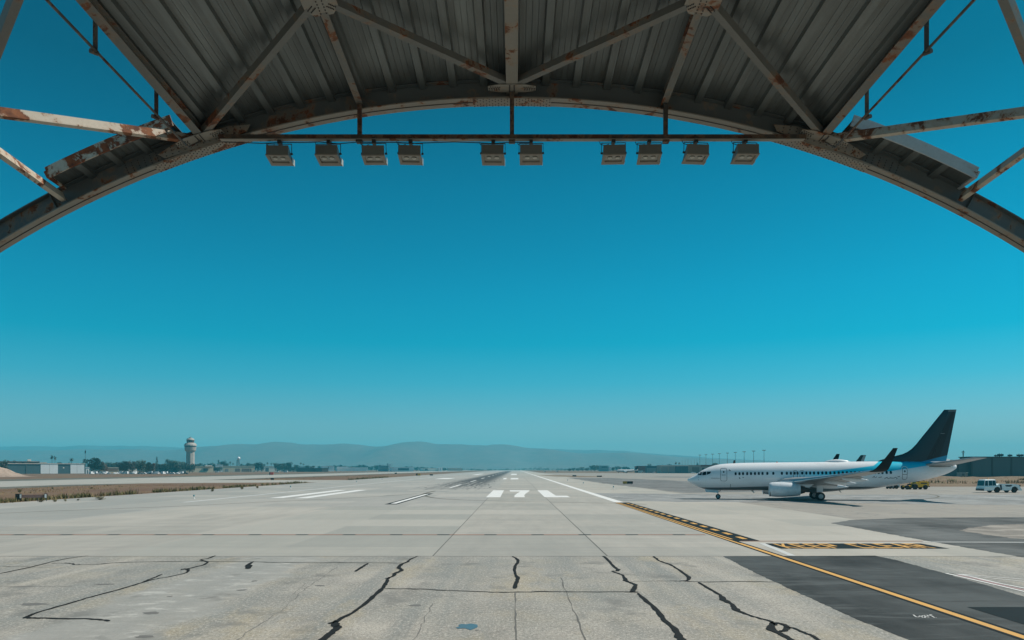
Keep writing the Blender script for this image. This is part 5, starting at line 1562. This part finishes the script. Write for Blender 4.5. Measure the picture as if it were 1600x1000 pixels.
# edge lights
M['teal_g'] = plain('teal_lens', (.03, .22, .26), .2)
el0 = None
for px, py, lb in ((303, 779, 'runway edge light with teal lens and white base on the left shoulder'), (454, 763.5, 'white based runway edge light beside the weeds on the left shoulder'), (557, 754.5, 'tiny runway edge light far along the left shoulder'), (597, 750.6, 'farthest tiny runway edge light on the left shoulder'),
                   (958.5, 764, 'nearest runway edge light on the pale right shoulder'), (911.5, 757, 'second runway edge light on the pale right shoulder'), (887, 752.2, 'third and farthest runway edge light on the pale right shoulder')):
    x, y = G(px, py)
    if el0 is None:
        el0 = thing('runway_edge_light', lb, 'runway light', (x, y, 0), 0, 'runway edge lights')
        mb = MB(); mb.lathe([(.16, 0), (.16, .05), (.05, .09), (.05, .30)], (0, 0, 0), 12); mb.build('base', M['white_p'], el0)
        mb = MB(); mb.lathe([(.07, .30), (.10, .33), (.10, .48), (.06, .55), (.001, .57)], (0, 0, 0), 12); mb.build('lens', M['teal_g'], el0)
    else: dup(el0, (x, y, 0), 0, lb, (1.1, 1.1, 1.15))

# ------------------------------------------------------------------ parked cars, far left and a few by the hangars
M['car_w'] = plain('car_white', (.72, .73, .74), .3); M['car_s'] = plain('car_silver', (.36, .38, .40), .3, .4); M['car_t'] = plain('car_teal', (.03, .22, .22), .35); M['car_d'] = plain('car_dark', (.05, .055, .07), .35)
def make_car(label, group, mat, van=False):
    t = thing('parked_car', label, 'van' if van else 'car', (0, 0, 0), 0, group)
    mb = MB()
    if van: prof(mb, [(0, .35), (0, 1.1), (.9, 1.3), (1.5, 2.2), (5.2, 2.3), (5.3, .35)], -.95, .95)
    else: prof(mb, [(0, .32), (.02, .72), (1.1, .92), (1.8, 1.42), (3.2, 1.45), (4.0, 1.0), (4.5, .92), (4.55, .34)], -.86, .86)
    mb.bevel(.08); mb.build('body', mat, t)
    mb = MB()
    for s in (-1, 1):
        pts = [(1.1, 1.3), (1.6, 2.0), (2.6, 2.05), (2.6, 1.35)] if van else [(1.35, .98), (1.88, 1.34), (3.1, 1.36), (3.65, 1.02)]
        mb.poly([(a, s * (.955 if van else .865), b) for a, b in pts])
    mb.build('window', M['win'], t)
    for x in ((.95, 4.2) if van else (.85, 3.65)):
        for s in (-1, 1):
            mb = MB(); mb.lathe([(.2, -.1), (.33, -.1), (.33, .1), (.2, .1)], (x, s * .8, .33), 14, 'y'); mb.build('wheel', M['tyre'], t)
    return t
protos = {}
random.seed(21)
spots = []
px = 142.0
while px < 288:
    spots.append((px, random.choice((0, 0, 1))))
    px += random.uniform(3.0, 5.0)
kinds = {'car_w': 'white car parked in the long row beyond the left taxiway', 'car_s': 'silver car parked in the long row beyond the left taxiway', 'van_w': 'white van parked in the long row beyond the left taxiway', 'car_d': 'dark car parked in the long row beyond the left taxiway'}
def put_car(kind, x, y, rz, label=None):
    if kind not in protos:
        m = {'car_w': M['car_w'], 'van_w': M['car_w'], 'car_s': M['car_s'], 'car_d': M['car_d'], 'car_t': M['car_t']}[kind]
        o = make_car(label or kinds[kind], 'cars parked beyond the left taxiway', m, kind.startswith('van'))
        o.location = (x, y, 0); o.rotation_euler = (0, 0, rz); protos[kind] = o
        return o
    return dup(protos[kind], (x, y, 0), rz, label or kinds[kind])
for px, row in spots:
    Y = 655 + row * 14 + random.uniform(-2, 2)
    put_car(random.choice(('car_w', 'car_w', 'van_w', 'van_w', 'van_w', 'car_s', 'car_d')) if px > 160 else random.choice(('van_w', 'car_s')), (px - VX) / F * Y, Y, random.choice((R(90), R(-90), R(20), 0)))
o = put_car('car_t', (213 - VX) / F * 686, 686, R(15), 'teal car parked below the dark tree in the row beyond the taxiway')
for px, Y, lb in ((430, 950, 'white car driving alone left of the lone white van beyond the far taxiway'), (336, 960, 'white car parked by the right end of the beige terminal')):
    o = put_car('car_w', (px - VX) / F * Y, Y, R(5), lb)
o = put_car('van_w', (443 - VX) / F * 960, 960, 0, 'lone white van beyond the far taxiway below the pale blue shed')
for px, Y, lb in ((1020, 830, 'white car parked in front of the flat teal hangar block'), (1002, 880, 'white car in front of the red building'), (1080, 770, 'white car parked below the brown door of the big beige hangar'), (849, 1250, 'white vehicle far down the right side of the runway'), (868, 1200, 'second far white vehicle right of the runway')):
    o = put_car('car_w', (px - VX) / F * Y, Y, R(8), lb); o['group'] = 'cars near the right hand hangars'

# ------------------------------------------------------------------ trees and plants
def foliage(name, a, b):
    k = NT(name)
    oi = k.n('ShaderNodeObjectInfo')
    n = k.noise(.6, 4, .6)
    c = k.mix(k.ramp(n, [(.35, 0), (.65, 1)]), a, b)
    h = k.n('ShaderNodeHueSaturation'); k.set(h.inputs['Color'], c); k.set(h.inputs['Value'], k.math('ADD', .8, k.math('MULTIPLY', oi.outputs['Random'], .4)))
    return k.fin(h.outputs[0], .8)
M['leaf_d'] = foliage('dark_foliage', (.014, .026, .014), (.036, .050, .024))
M['leaf_o'] = foliage('olive_foliage', (.06, .07, .035), (.12, .115, .06))
M['leaf_b'] = foliage('brown_foliage', (.085, .06, .04), (.13, .10, .065))
M['palm'] = foliage('palm_foliage', (.03, .045, .02), (.07, .08, .035))
M['bark'] = plain('bark', (.10, .075, .055), .9)
M['weed'] = foliage('weed_foliage', (.085, .088, .026), (.22, .175, .06))
M['drygrass'] = foliage('dry_grass_blades', (.22, .15, .055), (.33, .235, .10))
def leaves(mb, c, rad, n, size, rng, squash=1):
    c = Vector(c)
    for _ in range(n):
        v = Vector((rng.gauss(0, 1), rng.gauss(0, 1), rng.gauss(0, 1))).normalized() * rad * rng.uniform(.45, 1) ** .5
        v.z *= squash
        p = c + v
        a = Vector((rng.gauss(0, 1), rng.gauss(0, 1), rng.gauss(0, 1))).normalized() * size * rng.uniform(.5, 1.2)
        b = a.orthogonal().normalized() * size * rng.uniform(.4, .9)
        mb.poly([p - a, p + b * .8, p + a, p - b * .8])
def tree_mesh(kind, seed):
    """unit-height crown and trunk meshes"""
    rng = random.Random(seed)
    mb = MB(); tk = MB()
    if kind == 'round':
        tk.tube([(0, 0, -.05), (.01, 0, .2), (0, .01, .45)], [.03, .022, .014], 6)
        for i in range(9):
            a = rng.uniform(0, 2 * PI); r = rng.uniform(.05, .30); z = rng.uniform(.32, .86)
            r *= 1.2 - abs(z - .5)
            q = (r * math.cos(a), r * math.sin(a), z)
            tk.tube([(0, 0, .25), (q[0] * .6, q[1] * .6, z * .85)], [.014, .006], 4)
            leaves(mb, q, rng.uniform(.12, .21), 95, .042, rng, .85)
        leaves(mb, (0, 0, .58), .29, 230, .048, rng, .95)
        leaves(mb, (0, 0, .30), .26, 130, .045, rng, .9)
    elif kind == 'conifer':
        tk.tube([(0, 0, -.05), (0, 0, .9)], [.025, .006], 6)
        for i in range(14):
            z = .15 + .82 * i / 13; r = .20 * (1 - z) + .02
            for _ in range(5):
                a = rng.uniform(0, 2 * PI)
                leaves(mb, (r * .6 * math.cos(a), r * .6 * math.sin(a), z), r * .55 + .015, 9, .03, rng, .6)
    else:
        tk.tube([(0, 0, -.03), (.012, 0, .4), (.0, .008, .84)], [.022, .016, .013], 7)
        for i in range(34):
            a = rng.uniform(0, 2 * PI); e = rng.uniform(-.7, 1.1); L = rng.uniform(.12, .19)
            prev = Vector((0, .008, .84)); d = Vector((math.cos(a) * math.cos(e), math.sin(a) * math.cos(e), math.sin(e)))
            for j in range(4):
                nx = prev + d * L / 4; d = (d + Vector((0, 0, -.32))).normalized()
                s = d.cross(Vector((0, 0, 1))).normalized() * .022
                mb.poly([prev - s, nx - s * .8, nx + s * .8, prev + s]); prev = nx
    return mb, tk
TP = {}
def tree(label, px, ytop, wpx_, Y, kind='round', leaf='leaf_d', group=None, zbase=0.0):
    s = Y / F
    h = H + (VY - ytop) * s - zbase
    p = W(px, 740, Y)
    wd = wpx_ * s
    v = random.randrange(3)
    key = (kind, leaf, v)
    base_w = {'round': .74, 'conifer': .36, 'palm': .36}[kind]
    nm = {'round': 'tree', 'conifer': 'conifer_tree', 'palm': 'palm_tree'}[kind]
    sc = (1.12 * wd / base_w, 1.12 * wd / base_w, h)
    if key not in TP:
        t = thing(nm, label, {'palm': 'palm tree'}.get(kind, 'tree'), (p.x, Y, zbase), random.uniform(0, 6), group)
        mb, tk = tree_mesh(kind, hash((kind, v)) % 1000 if False else v * 17 + len(kind))
        mb.build('crown', M[leaf], t); tk.build('trunk', M['bark'], t)
        t.scale = sc; TP[key] = t
        return t
    t = dup(TP[key], (p.x, Y, zbase), random.uniform(0, 6), label, sc)
    if group: t['group'] = group
    elif 'group' in t: del t['group']
    return t
random.seed(5)
tree('dark bushy tree at the far left edge behind the dirt mound', 2, 716.5, 20, 560)
tree('large olive tree right of the pale annex, tallest in its clump', 144, 713.5, 21, 735, 'round', 'leaf_o')
tree('dark leafy tree crowding the right side of the large olive tree', 154.5, 717, 16, 742, 'round', 'leaf_d')
tree('thin brownish tree right of the olive clump', 162, 719.5, 11, 748, 'round', 'leaf_b')
tree('brown leaved tree left of the small pale shop', 191, 719, 16, 740, 'round', 'leaf_b')
tree('brown leaved tree overhanging the small pale shop', 203.5, 720, 16, 745, 'round', 'leaf_b')
tree('dense dark tree above the teal car', 221, 718.5, 14, 715, 'round', 'leaf_d')
tree('olive tree pressed against the right of the dense dark tree', 231, 721, 13, 735, 'round', 'leaf_o')
tree('faded brown tree left of the pointed conifer', 238.5, 722.5, 9, 745, 'round', 'leaf_b')
tree('slim pointed conifer standing left of the control tower', 245, 713.5, 6, 860, 'conifer', 'leaf_d')
tree('brown shrubby tree behind the dark slatted fence', 251, 723.5, 12, 950, 'round', 'leaf_b')
tree('tall dark tree left of the control tower', 264.5, 715.8, 10, 1020, 'round', 'leaf_d')
tree('broad dark tree touching the left side of the control tower', 279, 718.6, 20, 1030, 'round', 'leaf_d')
tree('round dark tree filling the gap left of the broad dark one', 271, 719.5, 13, 1045, 'round', 'leaf_d')
tree('dark tree touching the right side of the control tower', 308, 722.4, 15, 1080, 'round', 'leaf_d')
tree('wide dark tree hiding the left wall of the white store', 340, 729.2, 17, 1150, 'round', 'leaf_d')
tree('tall pointed conifer above the white store', 341.5, 718.6, 7, 1300, 'conifer', 'leaf_d')
tree('dark tree above the right edge of the white store', 348, 720.2, 10, 1310, 'round', 'leaf_d')
tree('dense dark tree at the right end of the depot', 402.5, 722, 10, 1190, 'round', 'leaf_d')
tree('second dense dark tree right of the depot', 409.5, 722.6, 8, 1215, 'round', 'leaf_d')
tree('dark tree with pale gaps in front of the pale shed', 434, 723.5, 13, 1210, 'round', 'leaf_d')
tree('dark rounded tree left of the long blast wall', 444, 722.2, 13, 1240, 'round', 'leaf_d')
tree('dark tree with flat top over the pale blue shed', 451, 722, 11, 1260, 'round', 'leaf_d')
tree('small dark bush tree in front of the pale blue shed', 458.5, 728, 8, 1200, 'round', 'leaf_d')
tree('palm with round head, left one of the close pair over the teal hangar', 81.3, 708.8, 6, 900, 'palm', 'palm')
tree('palm with round head, right one of the close pair over the teal hangar', 86, 710.5, 5.5, 900, 'palm', 'palm')
tree('single tall palm with dark round head above the teal hangar', 112, 713.8, 8, 830, 'palm', 'palm')
for px, yt in ((332, 721), (364, 722), (360, 719.8), (418, 721), (424, 722), (428, 722), (470, 721), (474, 723)):
    tree('distant palm in the tree row behind the depot and sheds', px, yt, 4, 1500 + random.uniform(-60, 60), 'palm', 'palm', 'distant palms behind the depot')
gl = 'small dark tree in the distant row left of the runway'
for px, yt, wq in ((21, 717.5, 9), (14, 720, 8), (95, 721.5, 14), (105, 721, 10), (122, 722.5, 8), (131, 721.5, 7), (170, 721.5, 10), (177, 722.5, 9), (184, 722, 8), (212, 724, 8), (257, 722, 8), (290, 722, 10), (318, 724, 9), (327, 723.5, 8), (334, 724, 8), (353, 723.5, 9), (378, 724, 7), (386, 722, 7), (391, 722.6, 7), (397, 724, 7), (463, 726, 8), (480, 727, 7), (488, 727, 7)):
    tree(gl, px, yt, wq, 1350 + random.uniform(-90, 90), 'round', 'leaf_d', 'distant dark trees left of the runway')
for px, yt, wq in ((500, 727.5, 8), (515, 727.2, 8), (525, 726, 9), (532, 725.6, 8), (540, 727.2, 8), (548, 727.4, 8), (556, 727, 6), (562, 725.6, 7), (567, 725.4, 7), (573, 726, 8), (580, 728, 8), (588, 727, 8), (592, 725.6, 6), (615, 729, 8), (636, 728.2, 8), (643, 728.4, 8), (651, 728.8, 8), (658, 729, 8), (666, 730, 8), (676, 730, 8), (694, 730.3, 8)):
    tree(gl, px, yt, wq, 1900 + random.uniform(-120, 120), 'round', 'leaf_d', 'distant dark trees left of the runway')
gr = 'small dark tree in the distant row right of the runway'
for px, yt, wq in ((890, 731.4, 7), (896, 730.6, 7), (903, 730.3, 7), (910, 729.6, 8), (917, 729.8, 8), (924, 727.2, 8), (929, 726.2, 9), (935, 726.5, 8), (944, 731, 7), (958, 729.4, 6), (963, 728.4, 6), (968, 728, 6), (975, 728.6, 8), (981, 728.6, 7), (1014.5, 724.6, 6), (1034, 725.6, 5), (1041, 724.8, 6), (1047, 725, 6), (1090, 721.6, 5)):
    tree(gr, px, yt, wq, 1650 + random.uniform(-120, 120), 'round', 'leaf_d', 'distant dark trees right of the runway')
tree('twin palm, left one poking above the big beige hangar', 1056.3, 720.3, 4.5, 1000, 'palm', 'palm')
tree('twin palm, right one poking above the big beige hangar', 1061.3, 720.6, 4.5, 1000, 'palm', 'palm')
tree('rounded dark tree rising behind the big beige hangar roof', 1120, 722.5, 16, 1000, 'round', 'leaf_d')
for px in range(158, 304, 6):
    tree('dark tree in the thick belt behind the car park and fence', px + random.uniform(-2, 2), random.uniform(721.5, 726), random.uniform(10, 15), 930 + random.uniform(-40, 60), 'round', 'leaf_d', 'dark tree belt behind the car park')
# the far wood along the horizon
rng = random.Random(3)
mb = MB()
for i in range(900):
    x = rng.uniform(-2100, 1500); Y = 2700 + rng.uniform(0, 300)
    hh = 6 + 5 * mnoise.noise((x * .006, 0, 0)) + 2.5 * mnoise.noise((x * .05, 3, 0))
    leaves(mb, (x, Y, max(2, hh * .5)), max(2.5, hh * .8), 10, 2.4, rng, .7)
tag(mb.build('treeline', M['leaf_d']), 'hazy dark wood along the horizon at the end of the runway', 'wood', kind='stuff')

# berm with dry grass at the right, dirt mound at the left
def mound(name, x0, x1, y0, y1, h, mat, nx=60, ny=14, kind='structure', seed=0, edge=.25):
    mb = MB(); vs = []
    for j in range(ny + 1):
        row = []
        for i in range(nx + 1):
            u, v = i / nx, j / ny
            e = min(1, min(u, 1 - u) / edge) * min(1, min(v, 1 - v) / .3)
            e = e * e * (3 - 2 * e)
            X, Y = x0 + (x1 - x0) * u, y0 + (y1 - y0) * v
            z_ = e * h * (1 + .45 * mnoise.noise((X * .08 + seed, Y * .08, 0)) + .2 * mnoise.noise((X * .35, Y * .35 + seed, 0)))
            row.append(mb.bm.verts.new((X, Y, z_ - .035)))
        vs.append(row)
    for j in range(ny):
        for i in range(nx): mb.face([vs[j][i], vs[j][i + 1], vs[j + 1][i + 1], vs[j + 1][i]])
    return mb.build(name, mat, smooth=True, kind=kind)
k = NT('mound_earth')
a = k.noise(.35, 6, .7)
M['mound'] = k.fin(k.ramp(a, [(.3, (.20, .14, .10)), (.55, (.36, .27, .21)), (.75, (.42, .33, .27))]), .95)
mound('dirt_mound', -388, -278, 418, 452, 6.4, M['mound'], 60, 20, seed=4, edge=.2)
k = NT('dry_bank')
a = k.noise(.12, 6, .7); b = k.noise(1.2, 5, .7)
c = k.ramp(a, [(.3, (.11, .058, .035)), (.5, (.17, .105, .055)), (.7, (.15, .12, .055))])
M['bank'] = k.fin(k.mix(k.ramp(b, [(.4, 0), (.7, .5)]), c, (.23, .165, .09)), .95)
mound('grass_bank', 96, 330, 188, 352, 1.2, M['bank'], 90, 26, seed=2, edge=.06)
mb = MB()
mb.poly([(62, 490, -.002), (150, 455, -.002), (150, 492, -.002), (62, 545, -.002)])
sheet('weed_strip', gp((838, 742.2), (870, 742.6), (938, 744.4), (945, 745.3), (905, 745.2), (865, 744.4)), Z1, M['bank'])
mb.bm.free()

# grasses and weeds
rng = random.Random(11)
def tuft(mb, x, y, z, h, n, spread):
    for _ in range(n):
        a = rng.uniform(0, 2 * PI); L = h * rng.uniform(.6, 1.1); wv = h * .10
        bx, by = x + rng.gauss(0, spread * .4), y + rng.gauss(0, spread * .4)
        tx, ty = bx + math.cos(a) * L * .35, by + math.sin(a) * L * .35
        sx, sy = -math.sin(a) * wv, math.cos(a) * wv
        mb.poly([(bx - sx, by - sy, z), (bx + sx, by + sy, z), (tx, ty, z + L)])
mb = MB()
for i in range(2000):
    y = 96 + 420 * rng.random() ** 1.7
    x = rng.uniform(-110, -65)
    if mnoise.noise((x * .06, y * .02, 0)) < -.12: continue
    if 205 < y < 305: continue
    tuft(mb, x, y, -.03, rng.uniform(.15, .40), 7, .9)
for i in range(1600):
    x = rng.uniform(100, 300); y = 192 + 150 * rng.random() ** 1.5
    tuft(mb, x, y, .6, rng.uniform(.5, 1.1), 6, 1.2)
tag(mb.build('dry_grass', M['drygrass']), 'dry yellow grass over the infield strip and the right bank', 'grass', kind='stuff')
mb = MB()
for i in range(800):
    y = 94 + 300 * rng.random() ** 1.4
    if 240 < y < 305: continue
    x = -64.8 - abs(rng.gauss(0, 1.2))
    if mnoise.noise((0, y * .12, 0)) < -.15: continue
    tuft(mb, x, y, -.03, rng.uniform(.35, .95), 8, .6)
tag(mb.build('weeds', M['weed']), 'green weeds growing in a line along the left runway edge', 'weeds', kind='stuff')
bp = None
bl = [(31, 769.5, 9, 6, 'rounded grey green bush in the left infield above the maroon signboard'), (82, 764, 5, 2.6, 'small dark bush beyond the left end of the infield'), (143, 763.4, 6, 2.6, 'second small dark bush at the far edge of the infield'),
      (156, 781, 20, 7, 'wide green weed clump at the runway edge, biggest of the row'), (86, 784, 8, 4.5, 'upright green weed right of the maroon signboard'), (102, 783.4, 6, 5, 'tall narrow weed beside the upright green weed'), (122, 782, 6, 3, 'low weed between the tall narrow weed and the wide clump'),
      (8, 786, 8, 5.5, 'dark ragged weed at the left picture edge'), (20, 785.5, 6, 3.6, 'brownish weed next to the ragged one at the left edge'), (64, 784.5, 12, 4, 'low dark weed under the maroon signboard'), (332, 768, 8, 4.4, 'bushy weed left of the infield tip'), (378, 764.5, 8, 5.5, 'dark leafy weed mid way along the infield edge'), (402, 762.8, 7, 4, 'lower weed right of the dark leafy one'),
      (410, 759, 6, 5, 'pale weed on the inner side of the infield tip'), (1489, 756, 17, 9, 'grey green bush on the bank behind the airliner tail'), (1600, 755.5, 16, 10, 'dark green bush on the bank at the right picture edge'), (1528, 749.5, 8, 3.5, 'small bush on the bank below the hangar')]
for px, py, wq, hq, lb in bl:
    x, y = G(px, py); s = y / F
    if bp is None:
        bp = thing('bush', lb, 'bush', (x, y, 0))
        mb = MB()
        r2 = random.Random(9)
        for i in range(7):
            a = r2.uniform(0, 2 * PI); r = r2.uniform(0, .3)
            leaves(mb, (r * math.cos(a), r * math.sin(a), r2.uniform(.25, .7)), .24, 70, .06, r2, .9)
        mb.build('foliage', M['weed'], bp)
        mb = MB()
        for i in range(6):
            a = 2 * PI * i / 6; mb.tube([(0, 0, -.05), (.25 * math.cos(a), .25 * math.sin(a), .5)], [.03, .012], 4)
        mb.build('stem', M['bark'], bp)
        bp.scale = (wq * s / .95, wq * s / .95, hq * s)
    else: dup(bp, (x, y, 0), random.uniform(0, 6), lb, (wq * s / .95, wq * s / .95, hq * s))

# ------------------------------------------------------------------ hills and haze
k = NT('hill_scrub')
a = k.noise(.002, 6, .6); b = k.noise(.012, 6, .65)
c = k.mix(k.ramp(a, [(.35, 0), (.65, 1)]), (.12, .080, .058), (.155, .105, .075))
M['hill'] = k.fin(k.mix(k.ramp(b, [(.4, .45), (.6, 0)]), c, (.07, .06, .04)), .95)
def hills(name, Y, ridge, depth):
    tab = hermite([(px, (VY - py) / F * Y) for px, py in ridge])
    mb = MB(); rows = []
    nx, ny = 260, 16
    for j in range(ny + 1):
        v = j / ny; row = []
        for i in range(nx + 1):
            px = ridge[0][0] + (ridge[-1][0] - ridge[0][0]) * i / nx
            X = (px - VX) / F * Y
            yy = Y - depth * (1 - v)
            h = tab(px)[0] + 7 * mnoise.noise((X * .006, 1, Y)) + 3 * mnoise.noise((X * .02, 2, Y))
            e = v * v * (3 - 2 * v)
            gul = mnoise.noise((X * .0028 + v * .7, v * 1.3, Y * .1)) * .5 + mnoise.noise((X * .007, v * 2.5, 7)) * .25
            row.append(mb.bm.verts.new((X, yy, -2 + h * max(0, e * (1 + gul * (1 - v) * 1.4)))))
        rows.append(row)
    for j in range(ny):
        for i in range(nx): mb.face([rows[j][i], rows[j][i + 1], rows[j + 1][i + 1], rows[j + 1][i]])
    mb.build(name, M['hill'], smooth=True, kind='structure')
hills('hills', 6000, [(-500, 700), (-300, 694), (-100, 700), (60, 703), (150, 701), (250, 702.5), (310, 698.5), (345, 696.5), (375, 694), (388, 692.6), (410, 693.6), (440, 690.2), (452, 690.6), (470, 692.8), (500, 693.4), (520, 692.6), (545, 691.8), (562, 693.4), (590, 697), (610, 695), (626, 690.4), (648, 688.8), (668, 690.2), (690, 693.4), (720, 694), (760, 695.6), (785, 693.2), (800, 695), (830, 699.5), (870, 703), (910, 707), (980, 706), (1040, 711), (1120, 716), (1250, 720), (1500, 718), (1800, 712), (2100, 716)], 1700)
hills('far_hills', 7600, [(-700, 705), (-200, 697), (20, 696.5), (90, 697.5), (140, 695.5), (210, 696), (260, 697.5), (400, 703), (700, 705), (820, 699), (880, 701.5), (960, 703), (1060, 711), (1300, 722), (1900, 722), (2300, 720)], 1000)

k = NT('haze_air')
k.t.nodes.remove(k.b)
pv = k.n('ShaderNodeVolumePrincipled')
pv.inputs['Color'].default_value = (.10, .735, .965, 1)
pv.inputs['Density'].default_value = 1.6e-4
pv.inputs['Anisotropy'].default_value = 0.0
k.t.links.new(pv.outputs[0], k.out.inputs['Volume'])
mb = MB(); mb.box(-9000, 9000, -600, 8200, -3.5, 262)
hz = mb.build('haze', k.m)
tag(hz, 'pale blue haze veiling the far hills', 'haze', kind='stuff')
